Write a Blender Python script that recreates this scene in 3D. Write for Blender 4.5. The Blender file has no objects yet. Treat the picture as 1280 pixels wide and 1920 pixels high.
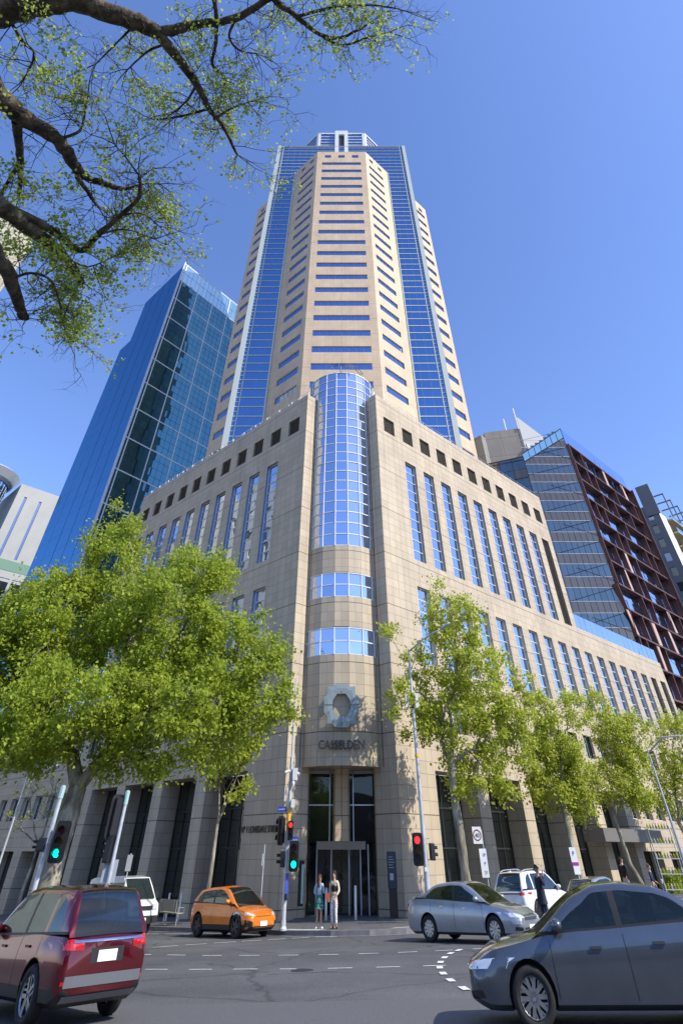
import bpy, bmesh, math, random
import numpy as np
from mathutils import Vector as V, Matrix
R=math.radians
rnd=random.Random(7)
sc=bpy.context.scene
col=sc.collection
# ---------------------------------------------------------------- camera, sky, sun, exposure
CAMZ=2.12; PITCH=R(47.11); FPX=969.5; CX=640.0; CY=556.5      # measured from the photograph (1280x1920)
cam=bpy.data.cameras.new('camera'); camo=bpy.data.objects.new('camera',cam); col.objects.link(camo)
camo.location=(0,0,CAMZ); camo.rotation_euler=(R(90)+PITCH,0,0)
cam.sensor_fit='VERTICAL'; cam.sensor_height=36; cam.sensor_width=24
cam.lens=FPX/1920*36; cam.shift_y=-(960-CY)/1920
cam.clip_start=.1; cam.clip_end=4000
sc.camera=camo
sc.render.resolution_x=682; sc.render.resolution_y=1024
SUN_AZ=R(119)   # clockwise from +Y (north = camera heading)
SUN_EL=R(41)
sd=V((math.sin(SUN_AZ)*math.cos(SUN_EL),math.cos(SUN_AZ)*math.cos(SUN_EL),math.sin(SUN_EL)))
w=bpy.data.worlds.new('World'); sc.world=w; w.use_nodes=True
nt=w.node_tree; bg=nt.nodes['Background']
sky=nt.nodes.new('ShaderNodeTexSky'); sky.sky_type='NISHITA'; sky.sun_disc=False
sky.sun_elevation=SUN_EL; sky.sun_rotation=SUN_AZ; sky.altitude=0; sky.air_density=1.0; sky.dust_density=.35; sky.ozone_density=3.2
hs=nt.nodes.new('ShaderNodeHueSaturation'); hs.inputs['Saturation'].default_value=1.12; hs.inputs['Hue'].default_value=.506; hs.inputs['Value'].default_value=1.18
nt.links.new(sky.outputs[0],hs.inputs['Color']); ga=nt.nodes.new('ShaderNodeGamma'); ga.inputs[1].default_value=.85; mu=nt.nodes.new('ShaderNodeMix'); mu.data_type='RGBA'; mu.blend_type='MULTIPLY'; mu.clamp_result=False; mu.inputs[0].default_value=1; mu.inputs[7].default_value=(1.08,1.09,1.30,1)
nt.links.new(hs.outputs[0],ga.inputs[0]); nt.links.new(ga.outputs[0],mu.inputs[6]); nt.links.new(mu.outputs[2],bg.inputs[0]); bg.inputs[1].default_value=.15
sl=bpy.data.lights.new('sun','SUN'); sl.energy=3.75; sl.angle=R(.5); sl.color=(1,.93,.80)
so=bpy.data.objects.new('sun',sl); col.objects.link(so); so.rotation_euler=sd.to_track_quat('Z','Y').to_euler(); so.location=(60,-30,90)
vs=sc.view_settings; vs.view_transform='Standard'; vs.look='None'; vs.exposure=.6; vs.gamma=1; vs.use_curve_mapping=False
sc.render.film_transparent=False
# ---------------------------------------------------------------- helpers
def tag(o,label=None,cat=None,group=None,kind=None):
    if label: o['label']=label
    if cat: o['category']=cat
    if group: o['group']=group
    if kind: o['kind']=kind
    return o
def thing(name,loc,label,cat,group=None,rz=0):
    o=bpy.data.objects.new(name,None); col.objects.link(o); o.location=loc; o.rotation_euler=(0,0,rz); o.empty_display_size=.3
    return tag(o,label,cat,group)
class MB:
    def __init__(s): s.v=[];s.f=[];s.m=[];s.uv=[]
    def face(s,ps,m=0,uv=None):
        i=len(s.v); s.v+= [tuple(p) for p in ps]; s.f.append(tuple(range(i,i+len(ps)))); s.m.append(m)
        if uv is None:
            a,b,c=V(ps[0]),V(ps[1]),V(ps[2]); n=(b-a).cross(c-b)
            if n.length>0: n.normalize()
            if abs(n.z)<.75:
                t=V((-n.y,n.x,0)); t.normalize() if t.length>0 else None
                uv=[(V(p).dot(t),p[2]) for p in ps]
            else: uv=[(p[0],p[1]) for p in ps]
        s.uv.append(uv)
    def quad(s,a,b,c,d,m=0,uv=None): s.face([a,b,c,d],m,uv)
    def obox(s,P,ax,ay,az,m=0,skip=()):
        P=V(P);ax=V(ax);ay=V(ay);az=V(az)
        if ax.cross(ay).dot(az)<0: P=P+ax; ax=-ax
        c=[P,P+ax,P+ax+ay,P+ay,P+az,P+ax+az,P+ax+ay+az,P+ay+az]
        for k,q in enumerate(((0,3,2,1),(4,5,6,7),(0,1,5,4),(1,2,6,5),(2,3,7,6),(3,0,4,7))):
            if k not in skip: s.face([c[j] for j in q],m)
    def box(s,x0,x1,y0,y1,z0,z1,m=0): s.obox((x0,y0,z0),(x1-x0,0,0),(0,y1-y0,0),(0,0,z1-z0),m)
    def prism(s,poly,z0,z1,m=0,mt=None,cap=True):
        n=len(poly); a=sum(poly[i][0]*poly[(i+1)%n][1]-poly[(i+1)%n][0]*poly[i][1] for i in range(n))
        if a<0: poly=poly[::-1]
        for i in range(n):
            p,q=poly[i],poly[(i+1)%n]
            s.face([(p[0],p[1],z0),(q[0],q[1],z0),(q[0],q[1],z1),(p[0],p[1],z1)],m)
        if cap:
            s.face([(p[0],p[1],z1) for p in poly],m if mt is None else mt)
            s.face([(p[0],p[1],z0) for p in poly[::-1]],m if mt is None else mt)
    def tube(s,pts,rad,n=8,m=0,cap=True):
        pts=[V(p) for p in pts]; k=len(pts)
        if not hasattr(rad,'__len__'): rad=[rad]*k
        rings=[]; up=None
        for i,p in enumerate(pts):
            d=(pts[min(i+1,k-1)]-pts[max(i-1,0)])
            if d.length<1e-9: d=V((0,0,1))
            d.normalize()
            if up is None:
                up=V((0,0,1)) if abs(d.z)<.9 else V((1,0,0))
            x=up.cross(d); 
            if x.length<1e-6: x=V((1,0,0)).cross(d)
            x.normalize(); y=d.cross(x); up=y
            i0=len(s.v)
            for j in range(n):
                a=2*math.pi*j/n; s.v.append(tuple(p+(x*math.cos(a)+y*math.sin(a))*rad[i]))
            rings.append(i0)
        L=0
        for i in range(k-1):
            L2=L+(pts[i+1]-pts[i]).length
            for j in range(n):
                j2=(j+1)%n
                s.f.append((rings[i]+j,rings[i]+j2,rings[i+1]+j2,rings[i+1]+j)); s.m.append(m)
                c=2*math.pi*rad[i]/n
                s.uv.append([(j*c,L),((j+1)*c,L),((j+1)*c,L2),(j*c,L2)])
            L=L2
        if cap:
            for r,rev in ((rings[0],True),(rings[-1],False)):
                f=[r+j for j in range(n)]
                if rev: f=f[::-1]
                s.f.append(tuple(f)); s.m.append(m); s.uv.append([(0,0)]*n)
    def lathe(s,prof,c=(0,0,0),n=16,m=0,ax='z'):
        c=V(c); i0=len(s.v); k=len(prof)
        for r,h in prof:
            for j in range(n):
                a=2*math.pi*j/n
                q=(r*math.cos(a),r*math.sin(a),h) if ax=='z' else ((h,r*math.cos(a),r*math.sin(a)) if ax=='x' else (r*math.sin(a),h,r*math.cos(a)))
                s.v.append(tuple(c+V(q)))
        for i in range(k-1):
            for j in range(n):
                j2=(j+1)%n; s.f.append((i0+i*n+j,i0+i*n+j2,i0+(i+1)*n+j2,i0+(i+1)*n+j)); s.m.append(m); s.uv.append([(0,0),(1,0),(1,1),(0,1)])
    def build(s,name,mats,parent=None,smooth=False,sharp=None):
        me=bpy.data.meshes.new(name); me.from_pydata(s.v,[],s.f)
        if not isinstance(mats,(list,tuple)): mats=[mats]
        for x in mats: me.materials.append(x)
        if len(mats)>1: me.polygons.foreach_set('material_index',s.m)
        ul=me.uv_layers.new(name='UVMap'); fl=[c for f in s.uv for q in f for c in q]; ul.data.foreach_set('uv',fl)
        if smooth:
            me.polygons.foreach_set('use_smooth',[True]*len(s.f))
        me.update()
        if sharp: me.set_sharp_from_angle(angle=R(sharp))
        o=bpy.data.objects.new(name,me); col.objects.link(o)
        if parent: setparent(o,parent)
        return o
def setparent(o,p):
    o.parent=p; o.matrix_parent_inverse=wm(p).inverted()
def wm(o):
    m=o.matrix_basis.copy()
    if o.parent: m=wm(o.parent)@o.matrix_parent_inverse@m
    return m
def lpart(mb,name,mats,parent,**k):            # part given in its parent's own axes
    o=mb.build(name,mats,None,**k); o.parent=parent; return o
def copy_tree(o,parent=None):
    c=o.copy(); col.objects.link(c)
    if parent: c.parent=parent
    for ch in [x for x in bpy.data.objects if x.parent==o]: copy_tree(ch,c)
    return c
# ---------------------------------------------------------------- measured points -> real places
sP,cP=math.sin(PITCH),math.cos(PITCH)
def ray(x,y):
    a=(x-CX)/FPX;b=(CY-y)/FPX; return V((a,cP-b*sP,sP+b*cP))
def atY(x,y,Y):
    r=ray(x,y); k=Y/r.y; return V((r.x*k,Y,CAMZ+r.z*k))
def onpl(x,y,P0,n):
    r=ray(x,y); O=V((0,0,CAMZ)); k=(V(P0)-O).dot(n)/r.dot(n); return O+r*k
def gz(x,y): return .43+.022*x-.02*y
def gp(x,y,d=0): return (x,y,gz(x,y)+d)
S2=math.sqrt(.5); U=V((S2,S2,0)); W=V((-S2,S2,0)); C0=V((0,40.05,0)); Z=V((0,0,1))
def Lp(a,b,z=0): return C0+U*a+W*b+Z*z
# ---------------------------------------------------------------- materials
def mat(name,base=(.5,.5,.5),rough=.6,metal=0,spec=.5,**k):
    m=bpy.data.materials.new(name); m.use_nodes=True; b=m.node_tree.nodes['Principled BSDF']
    b.inputs['Base Color'].default_value=(*base,1); b.inputs['Roughness'].default_value=rough; b.inputs['Metallic'].default_value=metal
    b.inputs['Specular IOR Level'].default_value=spec
    if 'coat' in k: b.inputs['Coat Weight'].default_value=k['coat']; b.inputs['Coat Roughness'].default_value=k.get('cr',.03)
    if 'emit' in k: b.inputs['Emission Color'].default_value=(*k['emit'],1); b.inputs['Emission Strength'].default_value=k.get('es',1)
    if 'trans' in k: b.inputs['Transmission Weight'].default_value=k['trans']
    return m
def N(m,t,**k):
    n=m.node_tree.nodes.new(t)
    for a,b in k.items():
        if a in n.inputs: n.inputs[a].default_value=b
        else: setattr(n,a,b)
    return n
def LK(m,a,b): m.node_tree.links.new(a,b)
def BS(m): return m.node_tree.nodes['Principled BSDF']
def ramp(m,stops,fac):
    r=N(m,'ShaderNodeValToRGB'); e=r.color_ramp.elements
    while len(e)<len(stops): e.new(.5)
    for x,(p,c) in zip(e,stops): x.position=p; x.color=(*c,1) if len(c)==3 else c
    LK(m,fac,r.inputs[0]); return r.outputs[0]
def mix(m,a,b,fac,mode='MIX'):
    n=N(m,'ShaderNodeMix',data_type='RGBA',blend_type=mode)
    for s,v in ((0,fac),(6,a),(7,b)):
        if hasattr(v,'links'): LK(m,v,n.inputs[s])
        else: n.inputs[s].default_value=v if s==0 else (*v,1)
    return n.outputs[2]
def noisy(name,base,amp=.15,scale=3,rough=.7,bump=0,bscale=40,coord='Object',**k):
    m=mat(name,base,rough,**k); tc=N(m,'ShaderNodeTexCoord'); n=N(m,'ShaderNodeTexNoise',Scale=scale,Detail=6.0)
    LK(m,tc.outputs[coord],n.inputs['Vector'])
    lo=tuple(c*(1-amp) for c in base); hi=tuple(min(1,c*(1+amp)) for c in base)
    LK(m,ramp(m,[(.3,lo),(.7,hi)],n.outputs['Fac']),BS(m).inputs['Base Color'])
    if bump:
        n2=N(m,'ShaderNodeTexNoise',Scale=bscale,Detail=4.0); LK(m,tc.outputs[coord],n2.inputs['Vector'])
        b=N(m,'ShaderNodeBump',Strength=bump,Distance=.02); LK(m,n2.outputs['Fac'],b.inputs['Height']); LK(m,b.outputs[0],BS(m).inputs['Normal'])
    return m
def stone(name,c1,c2,joint,tw,th,mortar=.014,rough=.6,bold=0,streak=.25):
    m=mat(name,c1,rough,spec=.3); uv=N(m,'ShaderNodeUVMap'); 
    br=N(m,'ShaderNodeTexBrick',offset=0.0,squash=1.0); br.inputs['Scale'].default_value=1; br.inputs['Mortar Size'].default_value=mortar
    br.inputs['Brick Width'].default_value=tw; br.inputs['Row Height'].default_value=th; br.inputs['Mortar Smooth'].default_value=.1; br.inputs['Bias'].default_value=0
    br.inputs['Color1'].default_value=(*c1,1); br.inputs['Color2'].default_value=(*c2,1); br.inputs['Mortar'].default_value=(*joint,1)
    LK(m,uv.outputs[0],br.inputs['Vector']); c=br.outputs['Color']
    if bold:   # deeper shadow-gap joint every few courses
        b2=N(m,'ShaderNodeTexBrick',offset=0.0); b2.inputs['Scale'].default_value=1; b2.inputs['Mortar Size'].default_value=.028; b2.inputs['Brick Width'].default_value=500.; b2.inputs['Row Height'].default_value=bold
        b2.inputs['Color1'].default_value=(1,1,1,1); b2.inputs['Color2'].default_value=(1,1,1,1); b2.inputs['Mortar'].default_value=(.45,.43,.4,1)
        LK(m,uv.outputs[0],b2.inputs['Vector']); c=mix(m,c,b2.outputs['Color'],1.0,'MULTIPLY')
    tc=N(m,'ShaderNodeTexCoord'); mp=N(m,'ShaderNodeMapping'); mp.inputs['Scale'].default_value=(1.2,1.2,.12); LK(m,tc.outputs['Object'],mp.inputs['Vector'])
    n=N(m,'ShaderNodeTexNoise',Scale=1.0,Detail=7.0,Roughness=.65); LK(m,mp.outputs[0],n.inputs['Vector'])
    st=ramp(m,[(.35,(1-streak,)*3),(.62,(1,1,1))],n.outputs['Fac'])
    c=mix(m,c,st,1.0,'MULTIPLY')
    n2=N(m,'ShaderNodeTexNoise',Scale=.35,Detail=3.0); LK(m,tc.outputs['Object'],n2.inputs['Vector'])
    c=mix(m,c,ramp(m,[(.3,(.9,.89,.88)),(.7,(1.06,1.05,1.03))],n2.outputs['Fac']),1.0,'MULTIPLY')
    LK(m,c,BS(m).inputs['Base Color'])
    b=N(m,'ShaderNodeBump',Strength=.6,Distance=.015); b.invert=True; LK(m,br.outputs['Fac'],b.inputs['Height']); LK(m,b.outputs[0],BS(m).inputs['Normal'])
    return m
def glass(name,tint,dark,refl=.7,wob=.01,wscale=.5,rough=.02,rmax=1.0):
    # coated facade glass: mirror-like tinted layer over a dark interior
    m=mat(name,dark,.25,spec=.3); nt=m.node_tree; b=BS(m)
    g=N(m,'ShaderNodeBsdfGlossy'); g.inputs['Color'].default_value=(*tint,1); g.inputs['Roughness'].default_value=rough
    mx=N(m,'ShaderNodeMixShader'); lw=N(m,'ShaderNodeLayerWeight',Blend=.35)
    mr=N(m,'ShaderNodeMapRange'); mr.inputs['To Min'].default_value=refl; mr.inputs['To Max'].default_value=rmax
    LK(m,lw.outputs['Fresnel'],mr.inputs['Value']); LK(m,mr.outputs[0],mx.inputs[0]); LK(m,b.outputs[0],mx.inputs[1]); LK(m,g.outputs[0],mx.inputs[2])
    LK(m,mx.outputs[0],nt.nodes['Material Output'].inputs['Surface'])
    if wob:
        tc=N(m,'ShaderNodeTexCoord'); n=N(m,'ShaderNodeTexNoise',Scale=wscale,Detail=1.0); LK(m,tc.outputs['Object'],n.inputs['Vector'])
        bp=N(m,'ShaderNodeBump',Strength=1.0,Distance=wob); LK(m,n.outputs['Fac'],bp.inputs['Height']); LK(m,bp.outputs[0],g.inputs['Normal'])
    return m
M={}
M['stone']=stone('podium stone cladding',(.545,.462,.347),(.485,.41,.305),(.26,.21,.15),.71,.625,.010,bold=3.75,streak=.14)
M['stone2']=stone('tower stone cladding',(.64,.505,.36),(.61,.475,.335),(.40,.31,.22),.72,.62,.010,bold=3.72,streak=.1)
M['glassR']=glass('blue window glass',(.62,.72,.92),(.02,.03,.05),.78,.012,.6)
M['glassT']=glass('tower strip glass',(.28,.42,.68),(.015,.025,.06),.72,.01,.3)
M['glassW']=glass('curtain wall glass',(.20,.37,.60),(.01,.025,.07),.75,.01,.25)
M['teal']=glass('teal tower glass',(.12,.32,.40),(.004,.025,.032),.5,.02,.15)
M['bluecl']=glass('blue cladding glass',(.10,.31,.52),(.005,.03,.09),.6,.015,.12,.05)
M['darkgl']=glass('dark shopfront glass',(.55,.62,.6),(.008,.01,.01),.20,.02,.5)
M['smoke']=glass('smoky reflective glass',(.24,.30,.32),(.03,.035,.035),.55,.03,.25)
M['white']=mat('white metal framing',(.66,.68,.68),.4)
M['corner']=mat('pale green grey corner metal',(.47,.52,.50),.4)
M['steel']=mat('brushed steel',(.55,.56,.57),.32,.85)
M['galv']=noisy('galvanised pole',(.50,.53,.56),.15,6,.45,metal=.35)
M['dark']=mat('dark metal',(.025,.027,.03),.5)
M['black']=mat('black plastic',(.012,.012,.014),.45)
M['violet']=mat('purple sign band',(.35,.04,.30),.4)
M['louvre']=mat('bronze louvre blades',(.22,.19,.15),.5,.3)
M['reveal']=mat('shade toned stone reveal',(.30,.25,.19),.6)  # podium stone tone with the recess shade put into the colour
M['blueframe']=mat('grey blue aluminium reveal',(.20,.25,.33),.4,.5)
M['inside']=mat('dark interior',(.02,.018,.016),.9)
M['conc']=noisy('grey concrete',(.33,.33,.32),.12,1.5,.8)
M['paint']=noisy('road paint',(.70,.70,.66),.22,9,.7)
# ================================================================ ground
def sheet(name,poly,d,m,label=None):
    mb=MB(); mb.face([gp(x,y,d) for x,y in poly],0,[(x,y) for x,y in poly]); o=mb.build(name,m); o['kind']='structure'; return o
def asphalt():
    m=mat('asphalt',(.055,.055,.057),.78,spec=.35); tc=N(m,'ShaderNodeTexCoord')
    n1=N(m,'ShaderNodeTexNoise',Scale=.16,Detail=5.0,Roughness=.6); n2=N(m,'ShaderNodeTexNoise',Scale=45.0,Detail=3.0); n3=N(m,'ShaderNodeTexVoronoi',Scale=70.0)
    for n in (n1,n2,n3): LK(m,tc.outputs['Object'],n.inputs['Vector'])
    c=ramp(m,[(.28,(.066,.067,.070)),(.5,(.092,.093,.096)),(.72,(.128,.129,.132))],n1.outputs['Fac'])
    c=mix(m,c,ramp(m,[(.3,(.42,.42,.43)),(.7,(1.75,1.75,1.75))],n2.outputs['Fac']),1.0,'MULTIPLY')
    c=mix(m,c,ramp(m,[(.0,(1.7,1.7,1.65)),(.22,(1,1,1))],n3.outputs['Distance']),1.0,'MULTIPLY')
    # long tyre-worn bands and tar seams
    mp=N(m,'ShaderNodeMapping'); mp.inputs['Rotation'].default_value=(0,0,R(8)); mp.inputs['Scale'].default_value=(.06,.55,1); LK(m,tc.outputs['Object'],mp.inputs['Vector'])
    n4=N(m,'ShaderNodeTexNoise',Scale=1.0,Detail=3.0); LK(m,mp.outputs[0],n4.inputs['Vector'])
    c=mix(m,c,ramp(m,[(.35,(.84,.84,.85)),(.65,(1.08,1.08,1.07))],n4.outputs['Fac']),1.0,'MULTIPLY')
    wp=N(m,'ShaderNodeTexNoise',Scale=.8,Detail=4.0); LK(m,tc.outputs['Object'],wp.inputs['Vector'])
    wa=N(m,'ShaderNodeVectorMath',operation='MULTIPLY_ADD'); wa.inputs[1].default_value=(1.3,1.3,0); LK(m,wp.outputs['Color'],wa.inputs[0]); LK(m,tc.outputs['Object'],wa.inputs[2])
    vc=N(m,'ShaderNodeTexVoronoi',Scale=.17); vc.feature='DISTANCE_TO_EDGE'; LK(m,wa.outputs[0],vc.inputs['Vector'])
    c=mix(m,c,ramp(m,[(.0,(.55,.55,.56)),(.006,(.62,.62,.62)),(.010,(1,1,1))],vc.outputs['Distance']),.8,'MULTIPLY')
    n5=N(m,'ShaderNodeTexNoise',Scale=.55,Detail=2.0); LK(m,wa.outputs[0],n5.inputs['Vector'])
    c=mix(m,c,ramp(m,[(.66,(1,1,1)),(.74,(.72,.72,.73))],n5.outputs['Fac']),1.0,'MULTIPLY')
    LK(m,c,BS(m).inputs['Base Color'])
    b=N(m,'ShaderNodeBump',Strength=.5,Distance=.012); LK(m,n2.outputs['Fac'],b.inputs['Height']); LK(m,b.outputs[0],BS(m).inputs['Normal'])
    return m
M['asphalt']=asphalt()
M['asphalt2']=noisy('asphalt patch',(.105,.106,.110),.3,40,.8,coord='Object')
M['bluestone']=stone('bluestone paving',(.115,.115,.12),(.14,.138,.14),(.05,.05,.05),.9,.45,.008,.6,streak=.15)
M['kerb']=noisy('bluestone kerb',(.17,.17,.175),.2,4,.7)
M['ramp']=noisy('pale ramp paving',(.42,.42,.40),.12,5,.75)
mb=MB(); mb.face([gp(x,y) for x,y in ((-900,-300),(900,-300),(900,1400),(-900,1400))]); o=mb.build('ground',M['asphalt']); o['kind']='structure'
# footpath round the corner: kerb line measured, building side under the building
kl=[Lp(-5,110),Lp(-5,60),Lp(-5,20),Lp(-5,11),Lp(-4.9,7.5)]
arc=[(-4.6,38.6),(-3.2,37.0),(-1.9,35.9),(-.4,35.1),(1.2,34.75),(2.7,34.9),(4.1,35.7)]
kr=[Lp(2.2,-6.3),Lp(5,-6.3),Lp(20,-6.3),Lp(60,-6.3),Lp(110,-6.3)]
kerb=[(p[0],p[1]) for p in kl]+arc+[(p[0],p[1]) for p in kr]
inner=[Lp(110,4),Lp(4,4),Lp(4,110)]
sheet('footpath',kerb+[(p[0],p[1]) for p in inner],.14,M['bluestone'])
mb=MB(); n=len(kerb)
def off(i,d):
    a=V(kerb[max(i-1,0)]+(0,)) ; b=V(kerb[min(i+1,n-1)]+(0,)); t=(b-a).normalized(); nn=V((t.y,-t.x,0)); return (kerb[i][0]+nn.x*d,kerb[i][1]+nn.y*d)
ro=[off(i,.16) for i in range(n)]; ri=[off(i,-.14) for i in range(n)]; rg=[off(i,.55) for i in range(n)]
for i in range(n-1):
    mb.quad(gp(*ri[i],.146),gp(*ro[i],.146),gp(*ro[i+1],.146),gp(*ri[i+1],.146))
    mb.quad(gp(*ro[i],.146),gp(*ro[i],-.05),gp(*ro[i+1],-.05),gp(*ro[i+1],.146))
mb.build('kerb',M['kerb'])['kind']='structure'
mb=MB()
for i in range(n-1): mb.quad(gp(*ro[i],.004),gp(*rg[i],.004),gp(*rg[i+1],.004),gp(*ro[i+1],.004))
mb.build('gutter',M['ramp' if 0 else 'kerb'])['kind']='structure'
sheet('pavement_ramp',[(-3.0,36.5),(-1.1,35.45),(-.55,35.95),(-2.3,37.0)],.15,M['ramp'])
sheet('pavement_ramp',[(2.1,35.0),(3.6,35.55),(3.7,36.0),(2.3,35.55)],.15,M['ramp'])
# asphalt patches (trench reinstatements)
sheet('road_patch',[(-30,16.2),(-8,18.4),(6,17.1),(14,15.4),(14,12.3),(4,13.6),(-8,14.6),(-30,13.2)],.004,M['asphalt2'])
sheet('road_patch',[(-2.0,22.4),(-.2,22.6),(.15,23.3),(-1.1,23.6),(-1.9,23.2)],.004,M['asphalt2'])
# dashed lane lines
def dash(pts,wd,name='road_marking',h=.01):
    mb=MB()
    for (a,b) in pts:
        A=V((*a,0));B=V((*b,0)); t=(B-A).normalized(); nn=V((-t.y,t.x,0))*wd/2
        mb.quad(*[gp(p.x,p.y,h) for p in (A-nn,B-nn,B+nn,A+nn)])
    o=mb.build(name,M['paint']); o['kind']='structure'
dash([((-8.4,31.6),(-7.6,32.05)),((-7.33,32.2),(-6.45,32.7)),((-6.19,32.82),(-5.4,33.14)),((-5.13,33.26),(-4.31,33.6)),((-4.07,33.7),(-3.28,33.96)),((-3.04,34.0),(-2.31,34.25)),((-2.08,34.32),(-1.35,34.55)),((-1.1,34.6),(-.2,34.45))],.11)
dash([((-7.28,29.5),(-6.65,29.2)),((-6.03,28.9),(-5.33,28.55)),((-4.71,28.25),(-4.02,28.0)),((-3.4,27.8),(-2.71,27.58)),((-2.07,27.41),(-1.4,27.22)),((-.74,27.09),(-.09,27.0)),((.55,26.94),(1.2,26.91)),((1.82,26.91),(2.45,26.94)),((3.04,27.0),(3.65,27.1)),((4.3,27.2),(4.9,27.35))],.10)
dash([((-7,25.0),(-6.4,24.8)),((-5.71,24.63),(-5.02,24.41)),((-4.36,24.2),(-3.68,24.03)),((-3.05,23.88),(-2.36,23.7)),((-1.71,23.5),(-1.24,23.38)),((-.37,23.25),(.3,23.17)),((.95,23.1),(1.6,23.04)),((2.22,23.0),(2.85,23.0)),((3.45,23.05),(4.1,23.12)),((4.7,23.2),(5.3,23.35))],.10)
tp=[(3.8,26.95),(3.41,26.07),(3.07,24.93),(2.8,23.76),(2.62,22.53),(2.55,21.29),(2.56,20.02),(2.66,18.66)]
q=[]
for i,p in enumerate(tp):
    a=V((*tp[max(i-1,0)],0)); b=V((*tp[min(i+1,7)],0)); t=(b-a).normalized()*.26; q.append(((p[0]-t.x,p[1]-t.y),(p[0]+t.x,p[1]+t.y)))
dash(q,.17,h=.014)
dash([((-12,41.3),(-8.9,40.0)),((-8.6,39.9),(-6,38.5))],.10)
mb=MB(); mb.lathe([(.0,.006),(.3,.006),(.32,.0)],c=gp(-1.05,23.0,.006),n=20); mb.build('manhole_cover',M['dark'])['kind']='structure'
# ================================================================ the office tower and its podium
B=thing('office_tower',(C0.x,C0.y,gz(0,42)),'tall beige stone and blue glass tower with a stone podium at the street corner','office tower',rz=R(45))
def wall(mb,O,T,Nn,s0,s1,z0,z1,ops=(),dep=.25,m=0,mr=0):
    """flat wall with real recessed openings; ops=(sa,sb,za,zb)"""
    T=V(T);Nn=V(Nn);O=V(O); flip=T.cross(Z).dot(Nn)<0
    ss=sorted({s0,s1,*[x for o in ops for x in o[:2] if s0<x<s1]}); zz=sorted({z0,z1,*[x for o in ops for x in o[2:4] if z0<x<z1]})
    P=lambda s,z,d=0:O+T*s+Z*z-Nn*d
    def q(a,b,c,d,uv,m=m):
        if flip: a,b,c,d=d,c,b,a; uv=uv[::-1]
        mb.face([a,b,c,d],m,uv)
    for i in range(len(ss)-1):
        j=0
        while j<len(zz)-1:
            sm=(ss[i]+ss[i+1])/2
            f=lambda k:any(o[0]<sm<o[1] and o[2]<(zz[k]+zz[k+1])/2<o[3] for o in ops)
            if f(j): j+=1; continue
            k=j
            while k+1<len(zz)-1 and not f(k+1): k+=1
            a,b,c,d=ss[i],ss[i+1],zz[j],zz[k+1]
            q(P(a,c),P(b,c),P(b,d),P(a,d),[(a,c),(b,c),(b,d),(a,d)]); j=k+1
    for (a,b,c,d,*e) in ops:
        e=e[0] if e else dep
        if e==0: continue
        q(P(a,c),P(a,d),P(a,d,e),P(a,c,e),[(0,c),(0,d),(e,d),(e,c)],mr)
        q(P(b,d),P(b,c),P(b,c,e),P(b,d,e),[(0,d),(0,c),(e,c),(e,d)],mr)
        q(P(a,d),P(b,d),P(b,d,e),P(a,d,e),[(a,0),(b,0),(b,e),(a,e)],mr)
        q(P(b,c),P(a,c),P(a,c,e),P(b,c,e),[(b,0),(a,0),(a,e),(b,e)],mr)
def pane(mb,P,T,Up,Nn,w_,h_,m=0,tilt=.004):
    a,b=rnd.uniform(-tilt,tilt)*w_,rnd.uniform(-tilt,tilt)*h_
    p=[P+Nn*(-a-b),P+T*w_+Nn*(a-b),P+T*w_+Up*h_+Nn*(a+b),P+Up*h_+Nn*(-a+b)]
    if T.cross(Up).dot(Nn)<0: p=p[::-1]
    mb.face(p,m)
def window(name,O,T,Nn,a,b,c,d,dep,rows,gm,cols=1,fw=.055,bar=.05,jamb=None,tilt=.004,fm='white'):
    """a window of the building: frame, bars (+ side lining) with its panes as a sub-part"""
    P=lambda s,z,k=0:V(O)+T*s+Z*z-Nn*k
    fr=MB(); bx=lambda s0,s1,z0,z1,k0,k1,m=0: fr.obox(P(s0,z0,k1),T*(s1-s0),Nn*(k1-k0),Z*(z1-z0),m)
    bx(a,a+fw,c,d,dep-.07,dep); bx(b-fw,b,c,d,dep-.07,dep); bx(a+fw,b-fw,c,c+fw,dep-.07,dep); bx(a+fw,b-fw,d-fw,d,dep-.07,dep)
    for i in range(1,rows): z=c+(d-c)*i/rows; bx(a+fw,b-fw,z-bar/2,z+bar/2,dep-.06,dep)
    for i in range(1,cols): s=a+(b-a)*i/cols; bx(s-bar/2,s+bar/2,c+fw,d-fw,dep-.065,dep)
    if jamb: bx(a+.004 if jamb>0 else b-.03-.004,a+.034 if jamb>0 else b-.004,c,d,.01,dep-.075,1)
    o=fr.build(name,[M[fm],M['blueframe']],B)
    g=MB()
    for i in range(rows):
        for j in range(cols):
            z0=c+(d-c)*i/rows; s0=a+(b-a)*j/cols
            pane(g,P(s0+.02,z0+.02,dep-.02),T,Z,Nn,(b-a)/cols-.04,(d-c)/rows-.04,0,tilt)
    g.build('pane',M[gm],o)
    return o
def louvre(name,O,T,Nn,a,b,c,d,dep=.22,pitch=.115,cover=False):
    P=lambda s,z,k=0:V(O)+T*s+Z*z-Nn*k
    mb=MB(); mb.obox(P(a,c,dep+.1),T*(b-a),Nn*.02,Z*(d-c),1)
    n=int((d-c)/pitch)
    for i in range(n):
        z=c+(i+.5)*(d-c)/n; mb.obox(P(a+.01,z-.03,dep+.05),T*(b-a-.02),Nn*.10-Z*.05,Z*.018,0)
    mb.build(name,[M['louvre'],M['dark']],B)
PZ=34.15; LZ=19.17; sides=((U,-W,'R'),(W,-U,'L'))
vent=[(5.93+2.84*k,7.53+2.84*k,30.42,32.08) for k in range(11)]
tall=[(8.77+2.84*k,10.4+2.84*k,19.15,28.28) for k in range(10)]
low=[(8.77+2.84*k,10.4+2.84*k,11.75,17.07) for k in range(18)]
belt=[(8.77+2.84*k,10.4+2.84*k,8.0,9.6) for k in range(18)]
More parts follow.
